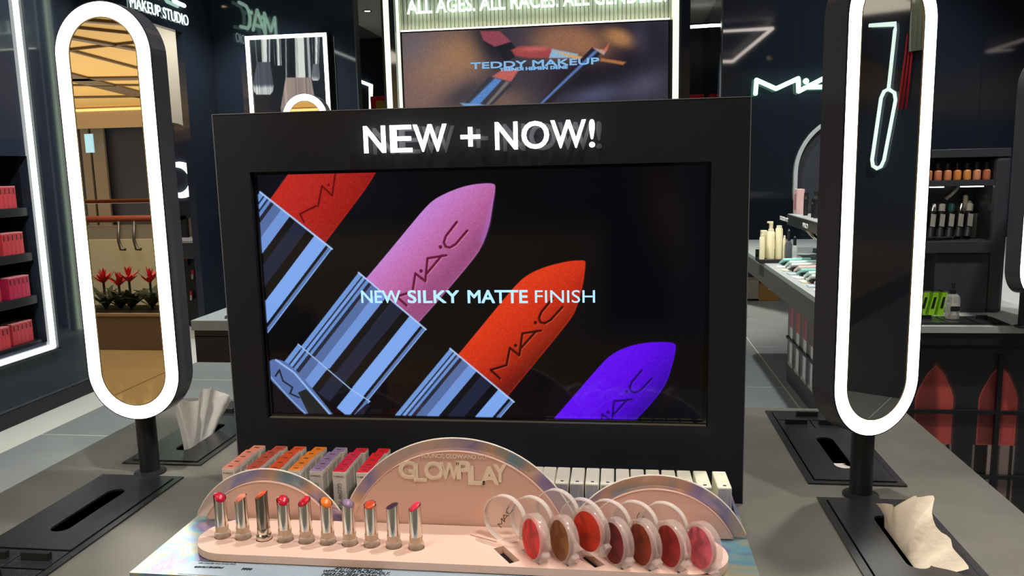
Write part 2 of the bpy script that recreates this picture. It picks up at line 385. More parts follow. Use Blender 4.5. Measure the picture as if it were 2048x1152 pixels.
box('light_cove', (-40, 2), (MY(vy), MY(vy)+.05), (atY(230, 221, vy)[2], atY(230, 216, vy)[2]), mat('cove_light', (255, 214, 140), .5, emit=(255, 210, 130), es=.9), wm)
tag(box('wall_mall', (-40, 2), (MY(26.6)-.1, MY(26.6)), (-5, 3.0), mat('dark_shopfront', (44, 47, 56), .4)), kind='structure')
for k, (u0, u1) in enumerate(((160, 176), (181, 206), (300, 312))):
    p0, p1 = atY(u0, 300, 26.2), atY(u1, 300, 26.2)
    tag(box('trim_%d' % (k+20), (p0[0], p1[0]), (MY(26.3)-.1, MY(26.3)), (-5, 2.4), mat('shopfront_pier', (120, 108, 92), .5)), kind='structure')
# opposite balcony fascia
tag(box('wall_balcony', (-12, 0), (MY(6.9)-.1, MY(6.9)), (-2.2, -.16), mat('cream_balcony_fascia', (214, 194, 140), .6)), kind='structure')
for nm, a in (('mall_fill_lights', None),):
    ld = bpy.data.lights.new('mall_ceiling_fill', 'AREA'); ld.energy = 1900; ld.shape = 'RECTANGLE'; ld.size = 22; ld.size_y = 15; ld.color = (1, .88, .68)
    lo = bpy.data.objects.new('mall_ceiling_fill', ld); COL.objects.link(lo); lo.location = (-14, -18, -1.6); lo.rotation_euler = (math.pi, 0, 0)  # added fill without a fixture, lights the gold ceiling from below
    ld = bpy.data.lights.new('mall_fill', 'AREA'); ld.energy = 170; ld.size = 2.5; ld.color = (1, .88, .7)
    lo = bpy.data.objects.new('mall_fill', ld); COL.objects.link(lo); lo.location = (-3.6, -4.0, 2.9)  # added overhead area fill for the mall, no fixture modelled

# ================================================================== LEFT WALL: shelf, neon frame, sign
ledf = empty('led_frame', (XL, NY1, NZ0), 0, 'tall white LED frame around the red carton shelves on the left wall', 'light')
def rel(o, parent): o.parent = parent; o.matrix_parent_inverse = Matrix.Translation(-Vector(parent.location)) if parent.rotation_euler.z == 0 else parent.matrix_world.inverted(); return o
def led_bar(p0, p1, r, parent, m=m_led):
    x = [min(a, b)-r for a, b in zip(p0, p1)]; y = [max(a, b)+r for a, b in zip(p0, p1)]
    return rel(box('led_bar', (x[0], y[0]), (x[1], y[1]), (x[2], y[2]), m, None, r*.4), parent)
ex = XL+.012
led_bar((ex, 3.30, -.525), (ex, 3.30, 2.03), .0125, ledf); led_bar((ex, NY0-.03, -.525), (ex, 3.30-.025, -.525), .0125, ledf)
led_bar((ex, NY0-.03, -.5), (ex, NY0-.03, 2.03), .0125, ledf); led_bar((ex, NY0-.005, 2.03), (ex, 3.275, 2.03), .0125, ledf)
rel(box('frame_channel', (XL, XL+.03), (3.325, 3.345), (-.55, 2.05), mat('frame_grey', (60, 64, 68), .3)), ledf)
rel(box('frame_channel', (XL, XL+.03), (NY0, 3.345), (-.56, -.54), mat('frame_grey', (60, 64, 68), .3)), ledf)

m_red = mat('red_carton', (196, 58, 66), .45); m_red2 = mat('crimson_carton', (190, 38, 74), .45)
m_redtop = mat('pale_red_carton_top', (216, 130, 128), .5)
def carton_proto(m, nm):
    e = empty('red_carton', (0, 0, 0))
    put('carton_body', box_me(-.085, 0, .001, .033, 0, .125, .001), m, e)
    put('carton_lid', box_me(-.085, .0005, .0008, .0332, .125, .132, .001), m_redtop, e)
    put('window_print', box_me(-.001, .0006, .010, .022, .085, .118), mat('carton_dark_print', (92, 26, 34), .5), e)
    p = put('end_print', box_me(-.06, -.02, .0325, .0338, .02, .055), m_white, e)
    put('bullet_print', plate_me([[(-.05, .06), (-.035, .06), (-.035, .1), (-.042, .115), (-.05, .105)]], .0325, .0338, FR_XZ), mat('carton_dark_print', (92, 26, 34), .5), p)
    return e
protos = [carton_proto(m_red, 'a'), carton_proto(m_red2, 'b')]
used = [False, False]
SH = [(.351, [(2.64, 4, 0), (2.80, 4, 0), (2.95, 3, 0), (3.07, 4, 0)]), (.076, [(2.70, 4, 0), (2.86, 4, 0), (3.03, 5, 0)]),
      (-.189, [(2.66, 4, 0), (2.83, 5, 0), (3.04, 5, 1)]), (-.47, [(2.62, 4, 0), (2.75, 3, 1), (2.87, 4, 0), (3.05, 5, 0)])]
ordn = ['top', 'second', 'third', 'lowest']
cnt = ['first', 'second', 'third', 'fourth', 'fifth']
for si, (z, groups) in enumerate(SH):
    s = box('wall_shelf', (XL-.31, XL-.02), (NY0+.01, NY1-.012), (z-.05, z), m_black, None, .002)
    tag(s, 'black shelf board in the left wall niche, %s of the four carrying red cartons' % ordn[si], 'shelf', 'shelves in the left wall niche')
    for gi, (y0, n, k) in enumerate(groups):
        for q in range(n):
            o = protos[k] if not used[k] else copy_tree(protos[k]); used[k] = True
            o.location = (XL-.03-.02*(gi % 2), y0+q*.034, z+.0005)
            o['label'] = '%s carton, %s in cluster %s of the %s niche shelf' % ('crimson pink' if k else 'brick red', cnt[q], ['furthest left', 'second from left', 'third from left', 'furthest right'][gi if gi < len(groups)-1 else 3], ordn[si])
            o['category'] = 'carton'; o['group'] = 'red cartons on the left wall shelves'

sg = empty('studio_sign', (XL, 4.47, 1.75), 0, 'illuminated make-up studio sign with white letters above the left doorway', 'sign')
RL = Matrix.Rotation(math.pi/2, 4, 'Z')       # reads along +y on the left wall
def on_left(me, y, z, x=XL+.012): me.transform(Matrix.Translation((x, y, z)) @ RL); return me
rel(put('lettering', on_left(text_me('MAKEUP STUDIO', .81, .085, .004, .0), 4.47, 1.752), m_sletter), sg)
rel(put('neon_logo', on_left(logo_me(.80, .22, .016), 4.40, 1.90, XL+.03), m_neonbig), sg)

# doorway contents: studio vanity seen through the gap
YV = 6.2
van = empty('vanity_mirror', tuple(atY(372, 440, YV)), 0, 'arched black vanity mirror with a white ring lamp inside the studio doorway', 'mirror')
c = atY(362, 360, YV)
rel(plate('mirror_body', [stadium(c[0]-.06, c[2]+.08, .46, .95)], YV, YV+.04, m_gloss, None, FR_XZ), van)
rel(box('stand', (c[0]-.10, c[0]+.02), (YV, YV+.04), (atY(380, 480, 5.9)[2]+.0005, c[2]-.35), m_black), van)
rel(plate('ring_lamp', [circ(c[0], c[2], .175, 32), circ(c[0]-.03, c[2], .125, 32)], YV-.02, YV, m_ring, None, FR_XZ), van)
for k, (u, w_) in enumerate(((377, .018), (386, .012))):
    a, b = atY(u, 310, YV-.06), atY(u+12, 425, YV-.06)
    rel(tube('red_cord', [tuple(a), tuple((a+b)/2), tuple(b)], w_*.6, mat('red_cord', (214, 24, 44), .5)), van)
zc = atY(380, 480, 5.9)[2]
vs = empty('vanity_shelf', (-3.9, 5.95, zc), 0, 'pale studio worktop with dark drawer front behind the left doorway', 'shelf')
rel(box('top', (-5.0, -3.45), (5.8, 6.35), (zc-.02, zc), mat('pale_worktop', (186, 188, 186), .35)), vs)
rel(box('drawer_front', (-5.0, -3.45), (5.81, 6.35), (zc-.17, zc-.02), mat('slate_drawer', (62, 68, 76), .4)), vs)
rel(box('cabinet_body', (-5.0, -3.45), (5.9, 6.35), (FLOOR, zc-.17), m_black), vs)
for k, (u, v) in enumerate(((372, 520), (384, 548), (381, 590))):
    p = atY(u, v, 5.86)
    e = empty('lipstick_tube', (p[0], 5.875, p[2]-.05), 0, ['small red lipstick tube high on the studio cabinet front', 'red and silver lipstick tube in the middle of the studio cabinet front', 'pale lipstick tube low on the studio cabinet front'][k], 'lipstick')
    put('case', lathe_me([(.018, 0), (.018, .05), (.0, .05)], 12), m_silver if k else m_black, e)
    put('bullet', lathe_me([(.013, .05), (.013, .08), (.0, .095)], 12), mat('bullet_red', (204, 40, 50), .4), e)

# ================================================================== BACK WALL: brush light box, neon logo, video wall
LB = 5.66
p0, p1 = atY(489, 73, 5.6), atY(652, 66, 5.6)
bx0, bx1, bz1 = -3.02, -2.29, 1.705; bz0 = bz1-.95
lb = empty('brush_lightbox', (bx0, 5.6, bz0), 0, 'LED framed light box with a poster of make-up brushes on the black back wall', 'light box')
rel(plate('frame', [rect(bx0, bx1, bz0, bz1), rect(bx0+.028, bx1-.028, bz0+.028, bz1-.028)], 5.6, 5.62, m_led, None, FR_XZ), lb)
rel(box('box_body', (bx0-.005, bx1+.005), (5.62, YB), (bz0-.005, bz1+.005), m_black), lb)
pc = Pic(bx0+.02, bx1-.02, bz0+.02, bz1-.02, 130, 170, (30, 36, 44))
A = lambda u, v: tuple(atY(u, v, 5.615)[[0, 2]])
def q4(*p): return [A(*t) for t in p]
def cyl(pic, a, b, c_, d, stops):
    """quad a,b (top left/right) c,d (bottom right/left) filled with bands across"""
    a, b, c_, d = map(np.array, (a, b, c_, d))
    for t0, t1, col in stops: pic.fill([a+(b-a)*t0, a+(b-a)*t1, d+(c_-d)*t1, d+(c_-d)*t0], col)
MET = [(0, .05, (150, 155, 158)), (.05, .12, (40, 46, 52)), (.12, .4, (28, 34, 40)), (.4, .5, (190, 196, 192)), (.5, .78, (222, 226, 220)), (.78, .9, (52, 58, 64)), (.9, 1.0, (170, 175, 176))]
def brush(ax0, ax1, bx0_, bx1_, vt, vf, tip, spread, dark, tipc, tipv):
    # handle/ferrule from vt to vf, bristles from vf to tip, widening by spread
    cyl(pc, A(ax0, vt), A(ax1, vt), A(bx1_, vf), A(bx0_, vf), MET)
    pts = [(bx0_, vf-1), (bx1_, vf-1)]; w2 = bx1_-bx0_
    pts += [(bx1_+spread, tip-(tip-vf)*.28), (bx1_+spread-.06*w2, tip-(tip-vf)*.1), (bx1_+spread-.25*w2, tip), (bx0_-spread+.25*w2, tip), (bx0_-spread+.06*w2, tip-(tip-vf)*.1), (bx0_-spread, tip-(tip-vf)*.28)]
    poly = q4(*pts); al = np.clip(.5-pc.sd_poly(poly)/.006, 0, 1); pc.blend(al, dark)
    n = np.random.default_rng(5).normal(0, 1, pc.X.shape[1]); n = np.convolve(n, np.ones(2)/2, 'same')
    z0 = A((bx0_+bx1_)/2, tipv)[1]; f = np.clip((z0-pc.Z)/.03+.5+.15*n[None, :], 0, 1)
    pc.blend(al*f, tipc); pc.C = np.clip(pc.C*(1+al[..., None]*.12*n[None, :, None]), 0, 1)
brush(508, 540, 513, 540, 60, 125, 189, 7, (82, 88, 98), (200, 206, 204), 172)
cyl(pc, A(546, 60), A(560, 60), A(563, 131), A(549, 131), MET)
brush(570, 617, 571, 622, 60, 156, 240, 10, (158, 142, 134), (140, 124, 118), 215)
brush(623, 639, 625, 637, 60, 129, 161, 2, (104, 108, 116), (196, 200, 202), 156)
rel(pc.build('brush_poster', attr_mat('poster_glow', .9, .2), 5.6185), lb)

yn = YR-.07; a, b = atY(1511, 187, yn), atY(1597, 187, yn)
nl = empty('neon_logo_sign', tuple(a), 0, 'mint neon tube logo sign on the black back wall at the right', 'neon sign')
lw = (b[0]-a[0])/3.05*9.4; lh = atY(1513, 160, yn)[2]-a[2]
rel(put('neon_tubes', xform(logo_me(lw, lh, .024, 10), Matrix.Translation((a[0], yn, a[2]))), m_neon), nl)
for k in range(5):
    x = a[0]+.02+k*lw*.24
    rel(tube('standoff', [(x, yn, a[2]+.03), (x, YR, a[2]+.03)], .004, m_black), nl)

# video wall between fluted light panels
vw = empty('video_wall', (-.5, YB, FLOOR), 0, 'fluted back-lit panel holding a two-part video wall with a make-up advert', 'video wall')
vx0, vx1 = -1.835, .775
rel(box('backing', (vx0, vx1), (YB+.04, YB+.12), (FLOOR, CEIL), m_black), vw)
m_flute = mat('ivory_fluted_slat', (226, 228, 208), .5)
sm = lathe_me([(.0165, 0), (.0165, 1.0)], 10); sm.materials.append(m_flute)
sx0, sx1, sz0, sz1 = -1.648, .612, .35, 1.692
x = sx0-.04
while x < sx1+.045:
    r_ = rel(put('slat', sm, None, None), vw); r_.location = (x, YB+.035, sz1+.01); r_.scale = (1, 1, CEIL-sz1-.012); x += .0345
m_ledg = mat('led_strip_green_white', (235, 255, 225), .5, emit=(240, 255, 226), es=1.2)
for x in (-1.795, -1.765, -1.685): rel(box('led_strip', (x-.011, x+.011), (YB+.01, YB+.04), (FLOOR, CEIL), m_ledg), vw)
for x in (.652, .678): rel(box('led_strip', (x-.011, x+.011), (YB+.01, YB+.04), (FLOOR, CEIL), m_ledg), vw)
rel(box('side_post', (.70, .775), (YB-.05, YB+.04), (FLOOR, CEIL), m_gloss), vw)
rel(box('side_post', (-1.748, -1.702), (YB-.02, YB+.04), (FLOOR, CEIL), m_gloss), vw)
rel(box('led_wash', (sx0, sx1), (YB-.035, YB-.005), (sz1+.004, sz1+.012), mat('led_wash', (250, 255, 235), .5, emit=(250, 255, 232), es=3.5)), vw)
rel(put('lettering', xform(text_me('ALL AGES. ALL RACES. ALL GENDERS.', 2.17, .118, .02, .012), Matrix.Translation((-1.585, YB-.03, 1.835))), mat('lit_slogan', (240, 255, 248), .4, emit=(232, 255, 244), es=1.3)), vw)
midx = -.51
for k, (xa, xb) in enumerate(((sx0, midx-.012), (midx+.012, sx1))):
    rel(box('screen_panel', (xa, xb), (YB-.035, YB+.02), (sz0, sz1), m_black), vw)
rel(box('bezel', (midx-.012, midx+.012), (YB-.036, YB), (sz0, sz1), m_black), vw)
fp = Pic(sx0+.012, sx1-.012, .9, sz1-.012, 420, 150, (62, 58, 72))
B = lambda u, v: tuple(atY(u, v, YB-.037)[[0, 2]])
def bl(u, v, ru, rv, col, op=1., ang=0., p=2.):
    x, z = B(u, v); k = 6.95/FPX; fp.blob(x, z, ru*k, rv*k, col, op, ang, p)
bl(860, 140, 90, 90, (150, 112, 92), .9); bl(830, 90, 70, 40, (104, 98, 112), .8); bl(920, 110, 60, 50, (176, 128, 92), .8); bl(830, 205, 70, 40, (132, 100, 98), .7)
bl(985, 90, 26, 60, (28, 30, 44), .95, .5); bl(930, 190, 50, 20, (40, 42, 60), .8, .4); bl(1250, 110, 110, 90, (30, 29, 42), .97, 0, 3); bl(1160, 160, 70, 60, (26, 25, 38), .95)
bl(1150, 85, 75, 34, (168, 116, 84), .95, -.2, 3); bl(1240, 75, 34, 17, (196, 138, 88), .9, -.35, 3); bl(1110, 90, 45, 26, (150, 106, 84), .9); bl(1010, 205, 50, 26, (150, 112, 92), .6)
bl(1190, 190, 60, 18, (88, 92, 124), .8, .15); bl(1290, 170, 45, 26, (92, 92, 116), .7, .4); bl(1280, 70, 18, 40, (66, 62, 84), .7, .3)
fp.fill([B(*t) for t in ((960, 62), (1000, 62), (1022, 84), (990, 94), (966, 80))], (150, 74, 88), .012)
fp.fill([B(*t) for t in ((990, 94), (1022, 84), (1040, 108), (1010, 125))], (26, 28, 40), .012)
fp.fill([B(*t) for t in ((1022, 100), (1040, 92), (1075, 93), (1104, 98), (1100, 115), (1060, 116), (1030, 112))], (168, 72, 76), .015)
fp.blob(*B(1070, 98), .12, .02, (214, 122, 112), .7)
fp.fill([B(*t) for t in ((1104, 98), (1156, 108), (1155, 116), (1098, 116))], (150, 190, 226), .012); fp.fill([B(*t) for t in ((1106, 102), (1150, 111), (1180, 116), (1150, 118))], (226, 170, 96), .015)
fp.fill([B(*t) for t in ((1010, 135), (1038, 140), (1022, 163), (980, 156))], (196, 100, 92), .015)
fp.fill([B(*t) for t in ((978, 152), (1028, 166), (982, 212), (930, 206))], (48, 52, 66), .012)
fp.fill([B(*t) for t in ((990, 156), (1004, 160), (958, 210), (938, 207))], (86, 138, 206), .014); fp.fill([B(*t) for t in ((1012, 162), (1020, 164), (976, 212), (970, 211))], (120, 112, 110), .012)
fp.fill([B(*t) for t in ((920, 206), (960, 208), (985, 214), (930, 214))], (120, 170, 226), .012)
fp.fill([B(*t) for t in ((1184, 95), (1205, 104), (1100, 210), (1075, 208))], (34, 34, 46), .012); fp.fill([B(*t) for t in ((1190, 100), (1196, 103), (1085, 208), (1078, 208))], (92, 122, 184), .012)
fp.fill([B(*t) for t in ((1186, 96), (1213, 101), (1208, 110), (1200, 106))], (196, 160, 150), .01); fp.fill([B(*t) for t in ((1206, 100), (1219, 86), (1214, 103))], (206, 110, 86), .01)
fp.fill([B(*t) for t in ((1202, 116), (1252, 124), (1246, 130), (1200, 122))], (186, 118, 70), .015)
rng = np.random.default_rng(3); fp.C *= (1+rng.normal(0, .05, fp.C.shape[:2])[..., None])
rel(fp.build('advert_picture', attr_mat('far_screen_glow', .85, .25), YB-.0375), vw)
m_screentext = mat('screen_text_blue', (130, 190, 240), .5, emit=(132, 186, 232), es=.8)
a, b = B(942, 138), B(1198, 126)
rel(put('screen_lettering', xform(text_me('TEDDY MAKEUP', b[0]-a[0], .05, .002, .016), Matrix.Translation((a[0], YB-.039, a[1]))), m_screentext), vw)
a, b = B(1000, 142), B(1135, 135)
rel(put('screen_lettering', xform(text_me('TRENDI HEMEN DENE', b[0]-a[0], .022, .002, .05), Matrix.Translation((a[0], YB-.039, a[1]))), m_screentext), vw)

# LED frame and red unit glimpsed in the left passage
fx = -2.95
pa, pb, pcn, pd = atX(709, 158, fx), atX(743, 171, fx), atX(743, 225, fx), atX(713, 225, fx)
pf = empty('passage_led_frame', (fx, pa[1], pa[2]), 0, 'small white LED frame on the side wall of the left rear passage', 'light')
rel(tube('led_tube', [tuple(pd), tuple(pa), tuple(pb), tuple(pcn)], .013, m_led), pf)
p = atY(757, 205, 8.2)
ru = empty('red_unit', (p[0], 8.2, FLOOR), 0, 'bright red display unit at the end of the left rear passage', 'display')
rel(box('unit_frame', (p[0]-.1, p[0]+.3), (8.2, 8.5), (FLOOR, atY(757, 192, 8.2)[2]), mat('signal_red', (206, 24, 40), .5), None, .01), ru)
rel(box('unit_window', (p[0]-.03, p[0]+.25), (8.19, 8.2), (p[2]-.5, p[2]+.02), mat('amber_panel', (196, 150, 60), .5)), ru)
p = atY(1405, 192, 8.2)
rs = empty('red_shelf', (p[0], 8.2, FLOOR), 0, 'low red fixture seen through the right rear passage', 'display')
rel(box('shelf_front', (p[0]-.18, p[0]+.02), (8.2, 8.5), (FLOOR, p[2]+.02), mat('signal_red', (206, 24, 40), .5), None, .01), rs)
rel(box('shelf_end', (p[0]+.08, p[0]+.2), (8.2, 8.5), (FLOOR, p[2]+.02), mat('signal_red', (206, 24, 40), .5), None, .01), rs)
a, b = atY(1378, 54, 8.4), atY(1434, 49, 8.4)
tag(tube('linear_lamp', [tuple(a), tuple(b+np.array([.4, 0, 0]))], .018, m_led), 'slim white linear lamp under the ceiling of the right rear passage', 'lamp')

# suspended LED profiles over the island, seen as reflections in the glossy back wall
def virt(u, v, z): p = atZ(u, v, z); return (p[0], 2*YR-p[1], p[2])
hz = 2.36; m_hang = mat('led_profile', (255, 240, 232), .5, emit=(255, 238, 228), es=10)
tag(tube('pendant_led_profile', [virt(1420, 64, hz), virt(1545, 57, hz), virt(1465, 123, hz), virt(1425, 123, hz)], .016, m_hang), 'angular suspended white LED profile above the right aisle', 'lamp')

# ================================================================== THE ISLAND
IX0, IX1, IY0, IY1 = -.843, .782, -.62, .507
TR = [('left front', -.715, -.562, -.358, .034), ('left rear', -.715, -.562, .090, .482), ('right rear', .496, .649, .086, .478), ('right front', .496, .649, -.358, .030)]
isl = empty('island_counter', (0, 0, FLOOR), 0, 'taupe laminate island counter carrying the video stand and make-up display', 'counter')
rel(plate('countertop', [rect(IX0, IX1, IY0, IY1)] + [rect(a+.004, b-.004, c+.004, d-.004) for _, a, b, c, d in TR], -.035, 0, m_counter), isl)
rel(box('apron', (IX0+.01, IX1-.01), (IY0+.01, IY0+.03), (-.14, -.035), m_black), isl); rel(box('apron', (IX0+.01, IX1-.01), (IY1-.018, IY1-.01), (-.14, -.035), m_black), isl)
rel(box('apron', (IX0+.01, IX0+.03), (IY0+.03, IY1-.03), (-.14, -.035), m_black), isl); rel(box('apron', (IX1-.03, IX1-.01), (IY0+.03, IY1-.03), (-.14, -.035), m_black), isl)
rel(box('pedestal', (-.5, .44), (-.36, .3), (FLOOR, -.035), m_black), isl)

def tray(nm, x0, x1, y0, y1, flip, slot):
    """recessed black tray: rim, tissue lid with a long slot, three small bins with pull handles"""
    e = empty('counter_tray', ((x0+x1)/2, (y0+y1)/2, 0), 0, 'black metal tissue and bin tray set into the %s of the island' % nm, 'tray', 'trays set into the island counter')
    rel(plate('rim', [rect(x0, x1, y0, y1), rect(x0+.011, x1-.011, y0+.011, y1-.011)], .0002, .0028, m_blackmetal), e)
    rel(plate('rim_lip', [rect(x0+.011, x1-.011, y0+.011, y1-.011), rect(x0+.0135, x1-.0135, y0+.0135, y1-.0135)], -.03, -.002, m_dark), e)
    rel(plate('well', [rect(x0+.006, x1-.006, y0+.006, y1-.006)], -.092, -.09, m_dark), e)
    for sx in (x0+.005, x1-.007): rel(box('well_wall', (sx, sx+.002), (y0+.006, y1-.006), (-.09, -.0005), m_dark), e)
    for sy in (y0+.005, y1-.007): rel(box('well_wall', (x0+.007, x1-.007), (sy, sy+.002), (-.09, -.0005), m_dark), e)
    a0, a1 = x0+.013, x1-.013
    L = .262
    if flip: t0, t1, b0, b1 = y1-.013-L, y1-.013, y0+.013, y1-.013-L-.003     # tissue half at the far end
    else: t0, t1, b0, b1 = y0+.013, y0+.013+L, y0+.013+L+.003, y1-.013
    rel(plate('tissue_lid', [rect(a0, a1, t0, t1), stadium((a0+a1)/2+slot[0], (t0+t1)/2+slot[1], .030, .158)], .001, .0045, m_blackmetal), e)
    bm_ = (b0+b1)/2
    far, near = (bm_+.002, b1), (b0, bm_-.002)
    wide, pair = (near, far) if flip else (far, near)
    def lid(xa, xb, ya, yb):
        l = rel(box('bin_lid', (xa, xb), (ya, yb), (.001, .0035), m_blackmetal, None, .0006), e)
        h = box('handle', ((xa+xb)/2-.021, (xa+xb)/2+.021), ((ya+yb)/2-.004, (ya+yb)/2+.004), (.0035, .014), m_black, None, .0006); h.parent = l
        h.matrix_parent_inverse = l.matrix_world.inverted() if False else Matrix.Translation(-Vector(e.location)); h.matrix_parent_inverse = Matrix()
    lid(a0, a1, *wide); lid(a0, (a0+a1)/2-.001, *pair); lid((a0+a1)/2+.001, a1, *pair)
    return e
for (nm, a, b, c, d), fl in zip(TR, (True, False, False, True)): tray(nm, a, b, c, d, fl, (0, 0))

def tissue(name, pts_fn, loc, rz, label, m):
    NU, NV = 30, 22; vs, fs = [], []
    for j in range(NV+1):
        for i in range(NU+1): vs.append(pts_fn(i/NU, j/NV))
    for j in range(NV):
        for i in range(NU):
            k = j*(NU+1)+i; fs.append((k, k+1, k+NU+2, k+NU+1))
    me = mesh(vs, fs, True); o = put(name, me, m, None, loc, (0, 0, rz)); return tag(o, label, 'tissue')
m_tis = mat('white_tissue_paper', (244, 240, 232), .9, spec=.1, noise=.03, nscale=60, bump=.15, bscale=90)
m_tis2 = mat('cream_tissue_paper', (226, 212, 192), .9, spec=.1, noise=.03, nscale=60, bump=.15, bscale=90)
def lerp_tab(tab, s):
    for (a, *va), (b, *vb) in zip(tab[:-1], tab[1:]):
        if s <= b:
            k = (s-a)/(b-a); k = k*k*(3-2*k); return [x+(y-x)*k for x, y in zip(va, vb)]
    return list(tab[-1][1:])
LT = [(0, -.014, .070, 0), (.10, -.020, .088, -.004), (.22, -.012, .090, -.004), (.36, .004, .080, .002), (.46, .016, .094, .004), (.58, .012, .098, .004), (.72, .014, .092, .010), (.86, .020, .070, .016), (1, .022, .046, .020)]
RT = [(0, -.010, .026, .006), (.14, .004, .030, 0), (.30, .024, .056, 0), (.42, .036, .066, 0), (.52, .040, .058, 0), (.62, .028, .050, 0), (.74, .036, .036, -.002), (.88, .046, .022, -.004), (1, .054, .008, -.010)]
def tis_left(s, t):
    dx, h, dy = lerp_tab(LT, s); fold = .007*math.sin(s*23)*t**.7 + .003*math.sin(s*51+2)*t
    return (dx*t**1.4 + fold + .004*math.sin(s*9), -.066+s*.132*(.82+.18*t)+dy*t, -.014+(h+.012)*t + .002*math.sin(s*40)*t)
def tis_right(s, t):
    dx, h, dy = lerp_tab(RT, s); fold = .006*math.sin(s*17+1)*t*(1.2-t) + .0035*math.sin(s*37+4*t)*t
    return (dx*t**1.2 + fold, .070-s*.142+dy*t, -.012+(h+.010)*t + .010*math.sin(math.pi*t)*(1-abs(2*s-1)) + .002*math.sin(s*33+t*5)*t)
tissue('tissue', tis_left, (-.6385, .235, .004), 0, 'white tissue pulled up from the left rear slot beside the video stand', m_tis)
tissue('tissue', tis_right, (.5725, -.118, .004), 0, 'cream tissue drooping from the right front slot of the island', m_tis2)
def tis_in(s, t): return ((t-.5)*.034, (s-.5)*.085, -.001-.010*s+.002*math.sin(s*9+t*3))
tissue('tissue', tis_in, (.5725, .180, -.001), 0, 'folded white tissue lying inside the right rear slot', m_tis)

# ------------------------------------------------------------------ ring mirrors
def ring_mirror(loc, phi, label, top=.802, bot=.105, wd=.169, th=.044, tint=None):
    e = empty('ring_mirror', loc, phi, label, 'mirror', 'oval ring-light mirrors on posts')
    zc, ln = (top+bot)/2, top-bot
    put('base_flange', lathe_me([(.0, .0004), (.027, .0004), (.027, .003), (.017, .006), (.0, .006)], 28), m_black, e)
    put('post', lathe_me([(.0168, .004), (.0168, bot+.012)], 24), m_black, e)
    plate('housing', [stadium(0, zc, wd, ln, 32)], -th/2+.001, th/2, mat('gunmetal_housing', (74, 74, 82), .26, .25), e, FR_XZ)
    plate('bezel', [stadium(0, zc, wd, ln, 32), stadium(0, zc, wd-.003, ln-.003, 32)], -th/2-.001, -th/2+.001, m_black, e, FR_XZ)
    plate('light_ring', [stadium(0, zc, wd-.003, ln-.003, 32), stadium(0, zc, wd-.049, ln-.049, 32)], -th/2-.0006, -th/2+.001, m_ring, e, FR_XZ)
    plate('inner_rim', [stadium(0, zc, wd-.049, ln-.049, 32), stadium(0, zc, wd-.053, ln-.053, 32)], -th/2-.0004, -th/2+.001, mat('brass_edge', (150, 140, 100), .3, .6), e, FR_XZ)
    plate('mirror_glass', [stadium(0, zc, wd-.053, ln-.053, 32)], -th/2, -th/2+.001, m_mirror, e, FR_XZ)
    return e
PHR = math.radians(29.5)
ring_mirror((-.637, .054, 0), 0, 'lit oval ring mirror at the left of the video stand reflecting the mall')
ring_mirror((.566, .047, 0), PHR, 'lit oval ring mirror at the right of the video stand, turned to the right')
ring_mirror((-.925, 1.62, 0), 0, 'lit ring mirror peeking over the top left edge of the video stand')
ring_mirror((1.432, 1.40, 0), math.radians(36), 'lit ring mirror at the right edge of the picture on the far counter')

# ------------------------------------------------------------------ video stand
tv = empty('video_stand', (0, 0, 0), 0, 'tall black video stand with lit NEW + NOW! letters and a lipstick advert on its screen', 'display')
OX0, OX1, OT = -.4405, .3787, .6145
SX0, SX1, SZ0, SZ1 = -.3854, .3246, .1229, .5242
m_tv = mat('black_stand_panel', (38, 40, 46), .24, spec=.16)
rel(plate('front_panel', [rect(OX0, OX1, 0, OT), rect(SX0, SX1, SZ0, SZ1)], 0, .016, m_tv, None, FR_XZ), tv)
rel(box('housing', (OX0+.002, OX1-.002), (.017, .075), (.0, OT-.002), m_black), tv)
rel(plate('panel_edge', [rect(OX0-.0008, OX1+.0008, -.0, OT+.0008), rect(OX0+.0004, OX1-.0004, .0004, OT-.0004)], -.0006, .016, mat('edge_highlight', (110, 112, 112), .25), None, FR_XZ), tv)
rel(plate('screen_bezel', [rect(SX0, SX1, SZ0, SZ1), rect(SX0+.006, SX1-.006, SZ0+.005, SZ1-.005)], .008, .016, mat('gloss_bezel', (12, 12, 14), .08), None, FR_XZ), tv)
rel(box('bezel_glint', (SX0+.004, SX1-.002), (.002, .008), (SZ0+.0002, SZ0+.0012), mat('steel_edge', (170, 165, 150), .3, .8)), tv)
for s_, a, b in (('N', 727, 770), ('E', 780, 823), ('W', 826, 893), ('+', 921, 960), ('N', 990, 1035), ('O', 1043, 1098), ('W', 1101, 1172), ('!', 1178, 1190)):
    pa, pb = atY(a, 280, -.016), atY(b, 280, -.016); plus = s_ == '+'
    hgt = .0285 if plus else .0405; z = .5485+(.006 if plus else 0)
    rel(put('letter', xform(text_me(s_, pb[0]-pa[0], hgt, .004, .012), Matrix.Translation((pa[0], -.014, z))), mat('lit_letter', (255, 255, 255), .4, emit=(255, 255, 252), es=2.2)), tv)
    rel(put('letter_ghost', xform(text_me(s_, pb[0]-pa[0], hgt, .0004, .012), Matrix.Translation((pa[0]+.0098, -.0003, z-.0022))), mat('grey_letter_ghost', (78, 80, 86), .4)), tv)  # grey ghost of each letter painted as a flat offset copy
    rel(box('letter_stud', ((pa[0]+pb[0])/2-.0015, (pa[0]+pb[0])/2+.0015), (-.012, 0), (z+hgt*.45, z+hgt*.5), m_black), tv)

